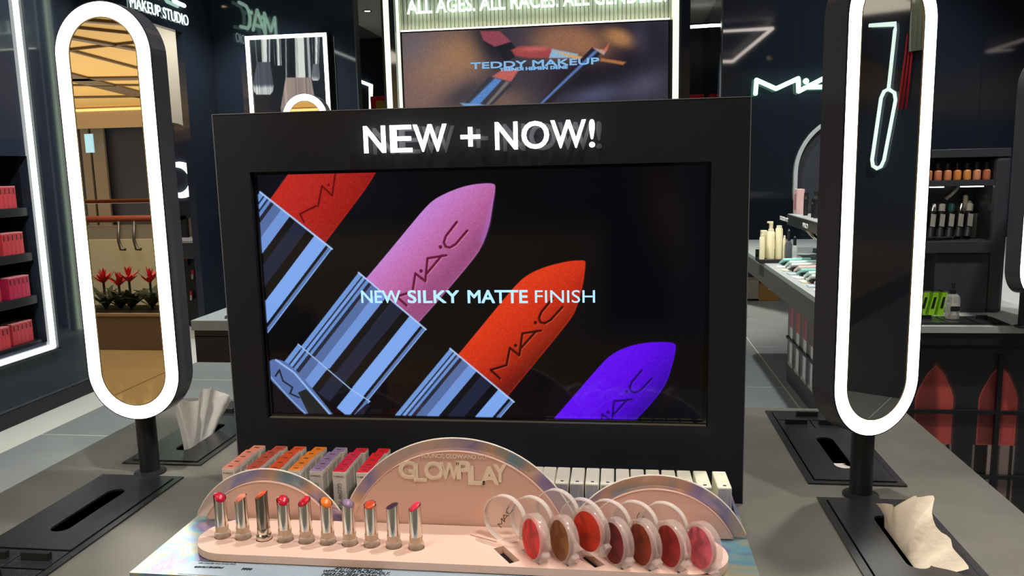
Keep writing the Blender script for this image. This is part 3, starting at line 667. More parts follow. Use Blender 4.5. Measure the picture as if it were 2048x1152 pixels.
SY = .012
T = Pic(SX0+.006, SX1-.006, SZ0+.005, SZ1-.005, 720, 404, (9, 9, 13))
S = lambda u, v: np.array(atY(u, v, SY)[[0, 2]])
def SP(*p): return [S(*t) for t in p]
T.blob(*S(900, 800), .2, .06, (22, 10, 10), .7); T.blob(*S(620, 380), .12, .06, (20, 22, 32), .8); T.blob(*S(1330, 420), .03, .08, (34, 22, 20), .5, .2)
def engrave(o_, ux, uz, w_, dark, light):
    """the stroke logo pressed into a bullet: origin, unit direction along the word, unit direction of its height"""
    o_, ux, uz = np.array(o_), np.array(ux), np.array(uz)
    for off, col, wd in ((np.array((.0012, -.0012)), light, w_*.7), ((0, 0), dark, w_)):
        for st in LOGO: T.stroke([o_+off+ux*x+uz*z for x, z in st], wd, col)
        for x, z in DOTS: T.stroke([o_+off+ux*x+uz*z]*2, wd*1.5, col)
CASE = [(0, .055, (110, 150, 214)), (.055, .07, (36, 46, 70)), (.07, .105, (120, 160, 226)), (.105, .125, (44, 56, 84)), (.125, .16, (100, 140, 204)), (.16, .20, (34, 40, 58)),
        (.20, .30, (84, 108, 160)), (.30, .42, (112, 148, 216)), (.42, .50, (18, 19, 24)), (.50, .66, (32, 37, 58)), (.66, .76, (14, 15, 18)), (.76, .925, (124, 166, 236)), (.925, .955, (20, 22, 28)), (.955, .985, (92, 120, 176)), (.985, 1, (130, 170, 232))]
def case(a, b, d, stops=CASE, cut=(0., 1.)):
    """metal case: rim from a to b, running along d"""
    a, b, d = map(np.array, (a, b, d))
    for t0, t1, col in stops:
        T.fill([a+(b-a)*t0, a+(b-a)*t1, a+(b-a)*t1+d, a+(b-a)*t0+d], col)
def chaikin(P, n=3):
    P = [np.array(p, float) for p in P]
    for _ in range(n): P = [q for i in range(len(P)) for q in (P[i]*.75+P[(i+1) % len(P)]*.25, P[i]*.25+P[(i+1) % len(P)]*.75)]
    return P
def bullet(poly, base, edge, hi, a, b):
    """bullet fill with light falling across from line a to b"""
    poly = chaikin(poly); al = np.clip(.5-T.sd_poly(poly)/(T.px*1.0), 0, 1); a, b = np.array(a), np.array(b); e = b-a
    t = np.clip(((T.X-a[0])*e[0]+(T.Z-a[1])*e[1])/(e@e), 0, 1)[..., None]
    col = np.array(hi)/255.*(1-t)**1.6 + np.array(base)/255.*(1-(1-t)**1.6-(t**3)) + np.array(edge)/255.*t**3
    n = np.random.default_rng(1).normal(0, .022, T.X.shape)[..., None]
    T.C = T.C*(1-al[..., None]) + np.clip(col+n, 0, 1)*al[..., None]
    sd = T.sd_poly(poly); T.blend(np.clip(1-np.abs(sd+.0016)/.0012, 0, 1)*.35, hi)
ax = S(652, 485)-S(758, 345); ax = ax/np.hypot(*ax)
# red one, cut off by the top edge
bullet(SP((500, 455), (541, 397), (600, 315), (690, 300), (790, 300), (651, 486), (600, 550)), (164, 33, 28), (140, 24, 20), (190, 44, 36), S(560, 380), S(700, 470))
T.stroke(SP((608, 444), (600, 428), (632, 412)), .003, (96, 16, 18)); T.stroke(SP((636, 413), (644, 372), (664, 391), (671, 346)), .003, (96, 16, 18)); T.stroke(SP((657, 370), (657, 370)), .004, (96, 16, 18))
case(S(520, 384), S(664, 498), ax*.32); T.stroke(SP((520, 384), (664, 498)), .0028, (168, 200, 244))
# pink one
bullet(SP((690, 607), (733, 556), (790, 488), (845, 421), (866, 400), (892, 386), (923, 374), (950, 368), (978, 366), (990, 368), (991, 378), (986, 408), (980, 450), (966, 489), (953, 512), (896, 580), (838, 645), (790, 700)), (196, 100, 156), (150, 76, 124), (196, 140, 226), S(800, 440), S(900, 540))
T.fill(SP((990, 385), (986, 408), (980, 450), (966, 489), (960, 480), (972, 440)), (170, 108, 200), .006, .5)
uxx = S(944, 440)-S(812, 603); L_ = np.hypot(*uxx)/10.2; uxx = uxx/np.hypot(*uxx); uzz = np.array((-uxx[1], uxx[0]))
engrave(S(813, 611), uxx*L_, uzz*.021, .0040, (96, 22, 52), (224, 140, 190))
case(S(717, 545), S(852, 659), ax*.165); T.stroke(SP((717, 545), (852, 659)), .0024, (176, 206, 248))
case(S(596, 688), S(740, 803), ax*.045, CASE); T.stroke(SP((596, 688), (700, 777), (740, 803)), .0016, (170, 200, 244))
T.fill(chaikin(SP((534, 724), (552, 716), (584, 730), (640, 795), (690, 860), (620, 842), (556, 775), (534, 752)), 2), (86, 112, 168)); T.fill(SP((596, 785), (612, 778), (668, 838), (622, 838)), (30, 34, 34))
T.fill(SP((700, 838), (735, 806), (740, 812), (720, 838)), (26, 30, 44)); T.stroke(SP((552, 720), (588, 745), (668, 838)), .003, (150, 186, 240)); T.stroke(SP((540, 752), (575, 792), (622, 838)), .002, (140, 172, 224))
T.stroke(SP((551, 752), (559, 740), (566, 762), (578, 770), (585, 775), (580, 787), (598, 795)), .0028, (24, 26, 34))
# orange-red one
bullet(SP((870, 765), (914, 712), (970, 644), (1025, 577), (1051, 551), (1090, 533), (1137, 522), (1160, 520.5), (1171, 521), (1171, 532), (1166, 571), (1154, 615), (1143, 639), (1018, 790), (980, 840)), (206, 48, 20), (110, 26, 16), (226, 60, 30), S(970, 610), S(1075, 720))
T.fill(SP((1168, 535), (1164, 575), (1153, 612), (1146, 590), (1156, 560)), (176, 38, 24), .008, .6)
uxx = S(1125, 602)-S(990, 757); L_ = np.hypot(*uxx)/10.2; uxx = uxx/np.hypot(*uxx); uzz = np.array((-uxx[1], uxx[0]))
engrave(S(1000, 757), uxx*L_, uzz*.020, .0038, (60, 10, 8), (224, 84, 54))
case(S(900, 697), S(1028, 804), ax*.25); T.stroke(SP((900, 697), (1028, 804)), .0024, (176, 206, 248))
# violet one
bullet(SP((1050, 900), (1098, 848), (1155, 783), (1205, 725), (1225, 707), (1255, 693), (1290, 685), (1330, 683.5), (1351, 686), (1352.5, 698), (1345, 731), (1333, 769), (1302, 810), (1262, 850), (1210, 905)), (92, 0, 236), (44, 12, 140), (98, 20, 240), S(1180, 740), S(1290, 830))
uxx = S(1308, 752)-S(1215, 855); L_ = np.hypot(*uxx)/7.5; uxx = uxx/np.hypot(*uxx); uzz = np.array((-uxx[1], uxx[0]))
engrave(S(1188, 885), uxx*L_, uzz*.020, .0034, (34, 4, 110), (92, 30, 220))
scr = rel(T.build('screen', attr_mat('screen_glow', 1.0, .06, spec=.35), SY), tv)
m_cap = mat('caption_blue', (150, 205, 240), .5, emit=(164, 212, 244), es=.95)
for s_, a, b, bo in (('NEW', 723, 801, .012), ('SILKY', 816, 918, .016), ('MATTE', 936, 1055, .018), ('FINISH', 1070, 1190, -.004)):
    pa, pb = S(a, 592), S(b, 592)
    rel(put('caption', xform(text_me(s_, pb[0]-pa[0], .0198, .0004, bo), Matrix.Translation((pa[0], SY-.0006, .3135))), m_cap), tv)

# ------------------------------------------------------------------ display tray in front of the stand
HOLO = [(.25, (104, 136, 176)), (.38, (156, 176, 198)), (.46, (184, 176, 136)), (.54, (120, 176, 194)), (.62, (140, 124, 172)), (.75, (180, 172, 150))]
m_holo = ramp_mat('holographic_film', HOLO, 9, .24, .5, (1, 1.6, 1), 1.5, bump=.10)
m_holo2 = ramp_mat('holographic_panel', [(.3, (206, 182, 180)), (.42, (216, 190, 184)), (.5, (150, 144, 190)), (.6, (212, 178, 150)), (.7, (116, 156, 182))], 6, .16, .45, (1, 1, 1.2), .8)
m_pink = mat('blush_pink_card', (222, 182, 166), .45, spec=.35)
m_pinktop = mat('blush_pink_platform', (242, 205, 188), .38, spec=.4)
BZ, PZ = .034, .045
disp = empty('cosmetics_display', (0, -.26, 0), 0, 'blush pink and holographic tabletop display with three arched panels', 'display')
BX0, BX1, BY0, BY1 = -.415, .356, -.345, -.012
rel(plate('base_board', [rect(BX0, BX1, BY0, BY1), rect(BX0+.012, -.165, -.15, -.02), rect(.05, BX1-.004, -.142, -.07)], .022, BZ, m_holo), disp)
rel(box('tray_body', (BX0+.02, BX1-.02), (BY0+.03, BY1), (.0005, .020), m_black), disp)
rel(box('board_front_edge', (BX0, BX1), (BY0-.001, BY0), (.016, BZ), m_holo), disp)
slot_c = [(.0505, -.280), (.086, -.280), (.121, -.281), (.154, -.281), (.186, -.283), (.2185, -.284), (.252, -.285), (.288, -.286)]
bdir = np.array((.57, -.82)); bnrm = np.array((-.82, -.57)); ldir = np.array((-.91, .41))
holes = []
for i, c_ in enumerate(slot_c):
    c_ = np.array(c_)
    holes.append([tuple(c_+bdir*a+bnrm*b) for a, b in ((-.0225, -.0072), (.0225, -.0072), (.0225, .0072), (-.0225, .0072))])
hinge = lambda c_: np.array(c_)+np.array((-.0135, .0265))
h0 = hinge(slot_c[0]); holes.append([tuple(h0+ldir*a+np.array((.41, .91))*b+np.array((0, .004))) for a, b in ((.004, -.0012), (.046, -.0012), (.046, .0012), (.004, .0012))])
lipx = [-.334+.02967*i for i in range(10)]; lipy = [-.262-.001*i for i in range(10)]
for x, y in zip(lipx, lipy): holes.append(circ(x, y, .0108, 18))
outl = circ(.270, -.2575, .0525, 22, -math.pi/2, math.pi/2) + circ(-.313, -.2575, .0525, 22, math.pi/2, 3*math.pi/2)
rel(plate('platform', [outl] + holes, BZ+.001, PZ, m_pinktop), disp)
rel(plate('platform_floor', [circ(.270, -.2575, .0515, 22, -math.pi/2, math.pi/2) + circ(-.313, -.2575, .0515, 22, math.pi/2, 3*math.pi/2)], BZ, BZ+.001, mat('slot_shade_base', (30, 22, 22), .5)), disp)  # near-black colour stands in for the shade inside the slots
def arc3(A_, B_, ztop):
    """circle through A and B whose top is at ztop"""
    lo, hi = .02, 2.0
    best = None
    for R in np.linspace(.05, .5, 4000):
        zc = ztop-R
        if abs(A_[1]-zc) >= R or abs(B_[1]-zc) >= R: continue
        xa = A_[0]+math.sqrt(R*R-(A_[1]-zc)**2); xb = B_[0]-math.sqrt(R*R-(B_[1]-zc)**2)
        if best is None or abs(xa-xb) < best[0]: best = (abs(xa-xb), (xa+xb)/2, zc, R)
    return best[1:]
def arch(name, A_, B_, ztop, y, inset, clip, label):
    cx, cz, R = arc3(A_, B_, ztop)
    def out(r):
        pts = [(cx+r*math.cos(t), cz+r*math.sin(t)) for t in np.linspace(math.pi*1.2, -math.pi*.2, 90)]
        pts = [p for p in pts if p[1] >= BZ+.0008]
        return pts if len(pts) > 2 else pts
    o = rel(plate(name, [out(R)], y, y+.003, m_holo2, None, FR_XZ), disp); o['label'] = label
    rim = rel(tube('clear_edge', [(p[0], y+.0015, p[1]) for p in out(R)], .0014, mat('clear_acrylic_edge', (236, 226, 214), .15), None, 6), disp)
    rel(plate('pink_insert', [out(R-inset)], y-.006, y-.0005, m_pink, None, FR_XZ), disp)
    rel(tube('insert_edge', [(p[0], y-.006, p[1]) for p in out(R-inset)], .0007, mat('pale_pink_edge', (238, 196, 178), .3), None, 5), disp)
    return cx, cz, R
arch('arch_panel', (-.413, .030), (-.196, .052), .1115, -.192, .0155, None, 'left holographic arch panel with pink insert')
arch('arch_panel', (.135, .062), (.356, .034), .1175, -.190, .0165, None, 'right holographic arch panel with pink insert')
gcx, gcz, gR = arch('arch_panel', (-.190, .046), (.132, .055), .1645, -.197, .0155, None, 'tall middle arch panel with cream lettering')
rel(plate('arch_panel', [[(-.225, .0308), (-.160, .0308), (-.160, .066), (-.178, .057), (-.193, .054), (-.210, .060), (-.225, .072)]], -.1935, -.1925, m_holo2, None, FR_XZ), disp)
m_cream = mat('cream_print', (248, 228, 204), .5)
G = lambda u, v: atY(u, v, -.204)
pa, pb = G(798, 965), G(1014, 968)
xs = [(799, 830, 'G', .0), (829, 852, 'L', -.003), (850, 886, 'O', .0), (881, 918, 'W', 0.0), (915, 940, 'P', .002), (938, 968, 'L', -.005), (962, 996, 'A', -.005), (988, 1012, 'Y', -.001)]
for a, b, s_, dz in xs:
    q0, q1 = G(a, 950), G(b, 950)
    rel(put('letter', xform(text_me(s_, q1[0]-q0[0], .0235, .0006, .032), Matrix.Translation((q0[0], -.2035, .1085+dz+.0012))), m_cream), disp)
q0, q1 = G(843, 920), G(975, 920)
rel(put('lettering', xform(text_me('BOUNCE, GLOW AND GO!', q1[0]-q0[0], .0066, .0004, .02), Matrix.Translation((q0[0], -.2035, .1385))), m_cream), disp)
# printing on the front of the holographic board (lies flat)
FLAT = Matrix.Rotation(-math.pi/2, 4, 'X')
def flat_text(s_, a, b, hgt, m, bold=.02, shear=.25):
    a, b = atZ(*a, BZ), atZ(*b, BZ)
    me = text_me(s_, float(np.hypot(b[0]-a[0], b[1]-a[1])), hgt, .0002, bold, 1.0, shear)
    rel(put('board_print', xform(me, Matrix.Translation((a[0], a[1], BZ+.0006)) @ Matrix.Rotation(math.atan2(b[1]-a[1], b[0]-a[0]), 4, 'Z') @ FLAT), m), disp)
rel(box('print_strip', (-.352, .262), (BY0+.0015, BY0+.034), (BZ+.0001, BZ+.0004), mat('pale_blue_print_strip', (176, 196, 214), .3, .3)), disp)
flat_text('ANYTHING GLOWS', (668, 1140), (764, 1144), .0066, m_inkblack, .012)
flat_text('WITH FINGERTIP-FRIENDLY,', (645, 1146), (778, 1151), .0066, m_inkblack, .012)
flat_text('MIRROR-FREE FORMULA', (643, 1152), (770, 1157), .0066, m_inkblack, .012)
flat_text('It is a pillowy-soft, moisturizing balm for your lips', (395, 1124), (518, 1129), .0034, m_inkblack, .0)
flat_text('with a naturally dewy bouncy finish', (395, 1128), (470, 1131), .0034, m_inkblack, .0)
flat_text('GLOW PLAY TENDERTALK', (388, 1136), (446, 1138), .0036, m_inkblack, .01)
flat_text('9999', (482, 1141), (502, 1142), .0052, m_inkblack, .02)

# ------------------------------------------------------------------ lipsticks
LC = [('crimson', (196, 22, 52)), ('peach', (240, 134, 108)), ('coral orange', (238, 92, 52)), ('cherry red', (206, 24, 50)), ('bright red', (212, 28, 48)), ('tangerine', (240, 122, 32)),
      ('lilac grey', (150, 124, 158)), ('burnt orange', (214, 78, 40)), ('dark plum', (72, 34, 56)), ('hot coral pink', (240, 60, 84))]
m_chrome = mat('chrome_tube', (222, 216, 206), .10, 1.0); m_chromed = mat('dark_chrome_tube', (150, 142, 128), .12, 1.0)
m_base = mat('clear_base_plastic', (236, 218, 200), .06, alpha=.38, spec=.9)
def slant_me(r, z0, z1, slope, dirn, n=28):
    """open tube whose top is cut at a slant"""
    vs, fs = [], []
    for i in range(n):
        a = 2*math.pi*i/n; zt = z1+slope*math.cos(a-dirn)*r
        vs += [(r*math.cos(a), r*math.sin(a), z0), (r*math.cos(a), r*math.sin(a), zt), (r*.88*math.cos(a), r*.88*math.sin(a), zt), (r*.88*math.cos(a), r*.88*math.sin(a), zt-.006)]
    for i in range(n):
        j = (i+1) % n
        for k in range(3): fs.append((i*4+k, j*4+k, j*4+k+1, i*4+k+1))
    fs.append(tuple(i*4 for i in range(n)))
    me = mesh(vs, fs); me.shade_smooth(); me.set_sharp_from_angle(angle=math.radians(40)); return me
def bullet_me(r, z1, slope, dirn, dome, n=24):
    vs, fs = [], []
    K = 6
    for k in range(K+1):
        rr = r*math.cos(k/K*math.pi/2*.98); hh = dome*math.sin(k/K*math.pi/2)
        for i in range(n):
            a = 2*math.pi*i/n; vs.append((rr*math.cos(a), rr*math.sin(a), z1+slope*math.cos(a-dirn)*rr+hh))
    for i in range(n): vs.append((r*math.cos(2*math.pi*i/n), r*math.sin(2*math.pi*i/n), z1+slope*math.cos(2*math.pi*i/n-dirn)*r-.006))
    for k in range(K):
        for i in range(n): fs.append((k*n+i, k*n+(i+1) % n, (k+1)*n+(i+1) % n, (k+1)*n+i))
    for i in range(n): fs.append(((K+1)*n+i, (K+1)*n+(i+1) % n, (i+1) % n, i))
    fs.append(tuple(K*n+i for i in range(n)))
    return mesh(vs, fs, True)
DIRN = [2.6, -.5, .0, 2.4, -1.9, 2.0, 2.4, 1.6, .3, -.7]
DIRN = [2.5, .5, .25, 2.2, 1.0, 2.4, 2.6, 1.6, .3, .55]
nth = ['first', 'second', 'third', 'fourth', 'fifth', 'sixth', 'seventh', 'eighth', 'ninth', 'tenth']
for i, ((cn, rgb), x, y) in enumerate(zip(LC, lipx, lipy)):
    e = empty('lipstick', (x, y, BZ-.0015+.003), 0, '%s lip balm in a slant-cut silver tube, %s from the left' % (cn, nth[i]), 'lipstick', 'silver lip balms on the pink platform')
    up = .006 if i == 2 else 0; sl = .55 if i not in (6, 7, 8) else .35
    mt = m_chromed if i == 2 else m_chrome
    put('foot', lathe_me([(.0, .0), (.0098, .0), (.0098, .010), (.0102, .0112), (.0102, .0155), (.0088, .0175)], 28), m_chrome if i == 2 else m_base, e)
    put('collar', lathe_me([(.0084, .0175), (.0086, .025), (.0084, .0255)], 28), m_chrome if i == 2 else mat('amber_clear_collar', (214, 186, 160), .12, .2, alpha=.8), e)
    put('tube', slant_me(.0081, .0255, .0640+up, sl, DIRN[i]), mt, e)
    put('balm', bullet_me(.0070, .0640+up, sl, DIRN[i], .0042 if i not in (7, 8) else .002), mat('balm_'+cn, rgb, .28, spec=.55), e)

# ------------------------------------------------------------------ open compacts standing in the slots
CC = [('bright coral red', (232, 52, 56)), ('tan brown', (150, 96, 50)), ('scooped orange red', (214, 52, 22)), ('dark maroon', (124, 34, 36)), ('rust brown', (150, 58, 22)), ('brick red', (172, 42, 40)), ('dented bubblegum pink', (232, 104, 124))]
lid_m = join_me([lathe_me([(.0268, -.0035), (.0278, -.003), (.0278, .003), (.0262, .0035), (.0245, .0015), (.0245, -.0005), (.0268, -.0035)], 36), lathe_me([(.0, .0005), (.0246, .0005), (.0246, -.0005), (.0, -.0005)], 36)])
ring_m = lathe_me([(.0224, .006), (.0238, .0068), (.0268, .0058), (.0276, .003), (.0276, -.0045), (.0262, -.006), (.0, -.006), (.0, -.0025), (.0224, -.0015), (.0224, .006)], 36)
for i, (cn, rgb) in enumerate(CC):
    c_ = np.array(slot_c[i+1]); lift = .012 if i == 2 else 0; rz_extra = math.radians(12) if i == 2 else 0
    e = empty('blush_compact', (c_[0], c_[1], PZ+.0015), 0, 'open clear compact with %s blush, %s from the left on the pink platform' % (cn, nth[i]), 'compact', 'open blush compacts on the pink platform')
    zc = .0195+lift; e.scale = (1.1, 1.1, 1.1)
    Mb = Matrix.Translation((0, 0, zc)) @ Matrix.Rotation(math.atan2(bnrm[1], bnrm[0])+rz_extra, 4, 'Z') @ Matrix.Rotation(math.radians(84), 4, 'Y')
    def pt(name, me, m, M=Mb): return put(name, xform(me, M), m, e)
    pt('pan_case', ring_m.copy(), m_clearrim)
    rmp = ramp_mat('blush_'+cn.replace(' ', '_'), [(.3, tuple(int(c*.72) for c in rgb)), (.5, rgb), (.68, tuple(min(255, int(c*1.1)) for c in rgb))], 45, .55, 0, (1, 1, 1), 1.2, bump=.5 if i in (2, 4, 6) else .15)
    pt('blush_pan', lathe_me([(.0221, .0), (.0221, .0038), (.0175, .0050), (.006, .0036 if i % 2 else .0048), (.0, .003 if i % 2 else .005)], 32), rmp)
    pt('clasp', xform(box_me(-.0075, .0075, -.0035, .0035, -.0045, .0045, .0012), Matrix.Rotation(math.radians(-28), 4, 'Z') @ Matrix.Translation((0, .0285, 0))), m_clearrim)
    hg = np.array((-.0135, .0265)); lc = hg+ldir*.0275
    Ml = Matrix.Translation((lc[0], lc[1], .0245+lift*.8)) @ Matrix.Rotation(math.atan2(-.91, -.41), 4, 'Z') @ Matrix.Rotation(math.radians(86), 4, 'Y')
    l = put('clear_lid', xform(lid_m.copy(), Ml), m_clear, e)
    put('lid_rim', xform(lathe_me([(.0272, -.0038), (.0282, -.003), (.0282, .0036), (.0270, .004), (.0266, .0), (.0272, -.0038)], 40), Ml), m_lidrim, l)
    if i in (0, 5):
        lm = logo_me(.030, .0062, .00042, 4); lm.transform(Matrix.Translation((lc[0], lc[1], .0245+lift*.8)) @ Matrix.Rotation(math.atan2(-.41, .91), 4, 'Z') @ Matrix.Rotation(math.radians(-58), 4, 'Y') @ Matrix.Translation((-.013, -.0012, -.0026)))
        put('lid_logo', lm, m_inkblack, l)
    put('hinge', xform(lathe_me([(.0, -.008), (.0028, -.008), (.0028, .008), (.0, .008)], 10), Matrix.Translation((hg[0]+.002, hg[1]-.004, zc))), m_clearrim, e)

# ------------------------------------------------------------------ cartons
BC = [('peach', (236, 146, 120)), ('terracotta', (196, 84, 62)), ('orange red', (226, 84, 32)), ('orange', (238, 128, 22)), ('lilac', (146, 122, 158)), ('crimson', (216, 26, 48)), ('scarlet', (228, 26, 30))]
m_carton = mat('pearl_carton', (236, 222, 206), .3, .0, noise=.06, nscale=80); m_cside = mat('grey_print_side', (176, 172, 164), .4, noise=.25, nscale=500)
bodyL = box_me(0, .0195, 0, .0196, 0, .0695, .0004); sideP = box_me(.0194, .0197, .002, .0176, .004, .064); bodyL.materials.append(m_carton); sideP.materials.append(m_cside)
capM = {}
logoP = logo_me(.015, .0024, .00022, 4); logoP.materials.append(m_inkblack)
glowP = xform(text_me('GLOW PLAY', .046, .0062, .0001, .0), Matrix.Rotation(math.pi/2, 4, 'Y')); glowP.materials.append(mat('grey_foil_print', (150, 140, 130), .3, .5))
topP = box_me(.006, .0135, .007, .0105, .0703, .0705); topP.materials.append(mat('faint_top_print', (120, 60, 50), .5))
ZB = .0205
def lip_carton(x, y, dz, rz, cn, rgb, label, front):
    e = empty('lipstick_carton', (x, y, ZB), rz, label, 'carton', 'lip balm cartons behind the arched panels')
    put('carton_body', bodyL, None, e); put('side_print', sideP, None, e)
    if cn not in capM:
        capM[cn] = box_me(.0004, .0191, .0004, .0192, .0694, .0702, .0002); capM[cn].materials.append(mat('carton_top_'+cn, rgb, .4))
    put('coloured_top', capM[cn], None, e); put('top_print', topP, None, e)
    if front:
        put('logo_print', logoP, None, e, (.0022, -.0002, .0615)); put('word_print', glowP, None, e, (.0068, -.0003, .052))
    return e
colx = [-.3945, -.358, -.326, -.2925, -.259, -.2245, -.1885]
rows = [(0, 1, 2, 3, 4)]*7
place = ['at the front of', 'second from the front of', 'third from the front of', 'fourth from the front of', 'at the back of']
for (cn, rgb), x, rw in zip(BC, colx, rows):
    for k in rw:
        lip_carton(x+random.uniform(-.0006, .0006)+(.004*(k == 4)), -.1405+k*.0200, 0, math.radians(random.uniform(-.5, .5)+(1.0 if k == 4 else 0)), cn, rgb, '%s-topped lip balm carton %s its row' % (cn, place[k]), k == 0)
for k in (2, 3):
    lip_carton(-.148, -.1405+k*.0200, 0, math.radians(-5), 'purple', (88, 30, 96), 'purple-topped lip balm carton behind the tall arch, %s' % ('nearer one' if k == 2 else 'further one'), False)
m_wcarton = mat('ivory_carton', (240, 236, 212), .4); m_wside = ramp_mat('pearl_blush_carton_side', [(.35, (190, 196, 212)), (.5, (216, 208, 206)), (.65, (176, 186, 206))], 30, .3, .35, (8, 1, 1))
wbody = box_me(0, .0191, 0, .060, 0, .062, .0016); wbody.materials.append(m_wcarton)
wfront = box_me(.0012, .0179, -.0005, .0004, .001, .0600); wfront.materials.append(m_wside)
for k in range(13):
    p = atY([1053, 1081, 1109, 1139.5, 1170, 1200.5, 1231.5, 1262, 1294, 1327, 1361, 1396, 1435.6][k], 966, -.139)
    tilt = [0, .5, 0, 0, 0, 0, 0, 0, 0, 0, 1, 1.5, 1][k]
    e = empty('compact_carton', (p[0], -.139, ZB+.0005), math.radians(tilt), 'ivory compact carton, %s from the left in the row behind the right arch' % (nth[k] if k < 10 else ['eleventh', 'twelfth', 'thirteenth'][k-10]), 'carton', 'ivory compact cartons behind the right arch')
    put('carton_body', wbody, None, e); put('pearl_front', wfront, None, e)
    put('top_print', box_me(.008, .0125, .005, .0085, .0619, .0622), m_inkblack, e)

# ================================================================== SECOND ISLAND (left, behind the stand)
m_ctop2 = mat('pale_grey_counter', (158, 162, 160), .35, spec=.4, noise=.06, nscale=9)
i2 = empty('island_counter', (-.8, 1.9, FLOOR), 0, 'pale grey island counter half hidden behind the left edge of the video stand', 'counter')
rel(box('countertop', (-1.352, .12), (1.465, 2.35), (-.037, 0), m_ctop2, None, .001), i2)
rel(box('apron', (-1.345, .113), (1.472, 2.343), (-.157, -.0375), m_black), i2)
rel(box('apron_seam', (-1.346, .113), (1.4712, 1.472), (-.062, -.059), m_dark), i2)
rel(box('pedestal', (-.75, -.1), (1.62, 2.2), (FLOOR, -.157), m_black), i2)
t2 = empty('counter_tray', (-1.16, 1.56, 0), 0, 'black bin tray with handles on the counter behind the left of the stand', 'tray', 'trays on the far counters')
rel(box('tray_plate', (-1.24, -1.0), (1.50, 1.62), (.0003, .004), m_blackmetal), t2)
for x in (-1.21, -1.13, -1.05): 
    l = rel(box('bin_lid', (x-.036, x+.036), (1.515, 1.605), (.004, .007), m_blackmetal), t2); h = box('handle', (x-.016, x+.016), (1.54, 1.55), (.007, .018), m_black); h.parent = l
tag(box('tester_sheet', (-1.18, -1.02), (1.68, 1.82), (.0003, .003), m_white), 'white printed tester sheet lying behind the bin tray on the left rear counter', 'sheet')

# ================================================================== THIRD ISLAND (right): product table with poster front
i3 = empty('product_table', (1.7, 2.6, FLOOR), 0, 'long pale product table at the right with black apron and lipstick posters below', 'table')
rel(box('table_top', (.945, 2.9), (1.405, 4.4), (-.022, 0), m_ctop2, None, .001), i3)
rel(box('apron', (.945, .975), (1.43, 4.39), (-.112, -.0225), mat('taupe_apron', (88, 84, 80), .45)), i3)
rel(box('apron', (.98, 2.9), (1.41, 1.43), (-.06, -.0225), m_black), i3)
rel(box('base_cabinet', (1.30, 2.85), (1.60, 4.15), (FLOOR, -.0225), m_black), i3)
rel(box('front_board', (.985, 2.88), (1.45, 1.60), (FLOOR, -.0225), mat('charcoal_front_board', (38, 37, 40), .4)), i3)
YP = 1.449
pp = Pic(1.0, 2.05, -.72, -.08, 420, 256, (40, 39, 42))
for k in range(5):
    cx = 1.202+.193*k; hw = .058
    def R_(x, z): return (cx+x*hw, z)
    sh = [R_(-1, -.40), R_(-1, -.245), R_(-.85, -.215), R_(-.45, -.165), R_(0, -.135), R_(.45, -.165), R_(.85, -.215), R_(1, -.245), R_(1, -.40)]
    al = pp.fill(sh, (128, 52, 50))
    pp.fill([R_(0, -.135), R_(.45, -.165), R_(.85, -.215), R_(1, -.245), R_(1, -.40), R_(.25, -.40), R_(.2, -.25)], (196, 84, 78), .02, .95)
    pp.fill([R_(-.8, -.40), R_(-.75, -.25), R_(-.2, -.19), R_(.05, -.25), R_(.1, -.40)], (112, 52, 50), .03, .8)
    sd = pp.sd_poly(sh); pp.blend(np.clip(1-np.abs(sd+.002)/.0025, 0, 1)*.7, (226, 116, 104))
    cyl(pp, R_(-1.15, -.40), R_(1.15, -.40), R_(1.15, -.72), R_(-1.15, -.72), [(0, .05, (120, 112, 112)), (.05, .12, (30, 28, 30)), (.12, .34, (22, 20, 22)), (.34, .56, (176, 160, 156)), (.56, .62, (60, 52, 52)), (.62, .84, (140, 118, 114)), (.84, .92, (34, 30, 32)), (.92, .96, (150, 138, 136)), (.96, 1, (52, 48, 50))])
rel(pp.build('lipstick_poster', attr_mat('poster_print', lit=True, rough=.35), YP), i3)
for z in (-.288, -.505, -.70): rel(box('grid_bar', (1.0, 2.1), (YP-.012, YP-.001), (z-.006, z+.006), m_black), i3)
for x in (1.05, 1.392, 1.74): rel(box('grid_bar', (x-.007, x+.007), (YP-.013, YP-.002), (-.72, -.10), m_black), i3)
# lipstick print on the side of the base
XP = 1.299
sp = Pic(3.35, 4.15, FLOOR, -.16, 200, 190, (62, 60, 58))
for k, (yc, col) in enumerate(((4.06, (196, 44, 100)), (3.87, (196, 52, 62)), (3.68, (170, 46, 82)), (3.49, (112, 60, 66)))):
    sp.fill(rect(yc-.06, yc+.06, -.54, -.16), col); sp.fill(rect(yc+.0, yc+.06, -.54, -.16), tuple(int(c*.8) for c in col)); sp.fill(rect(yc-.055, yc+.055, -.78, -.54), (226, 226, 224)); sp.fill(rect(yc+.02, yc+.055, -.78, -.54), (120, 118, 116)); sp.fill(rect(yc-.07, yc+.07, -.80, -.78), (180, 180, 178))
rel(sp.build('side_lipstick_print', attr_mat('side_print_lit', lit=True, rough=.35), XP, None, FR_YZ), i3)
for z in (-.30, -.62): rel(box('grid_bar', (XP-.012, XP-.001), (3.3, 4.15), (z-.008, z+.008), m_black), i3)
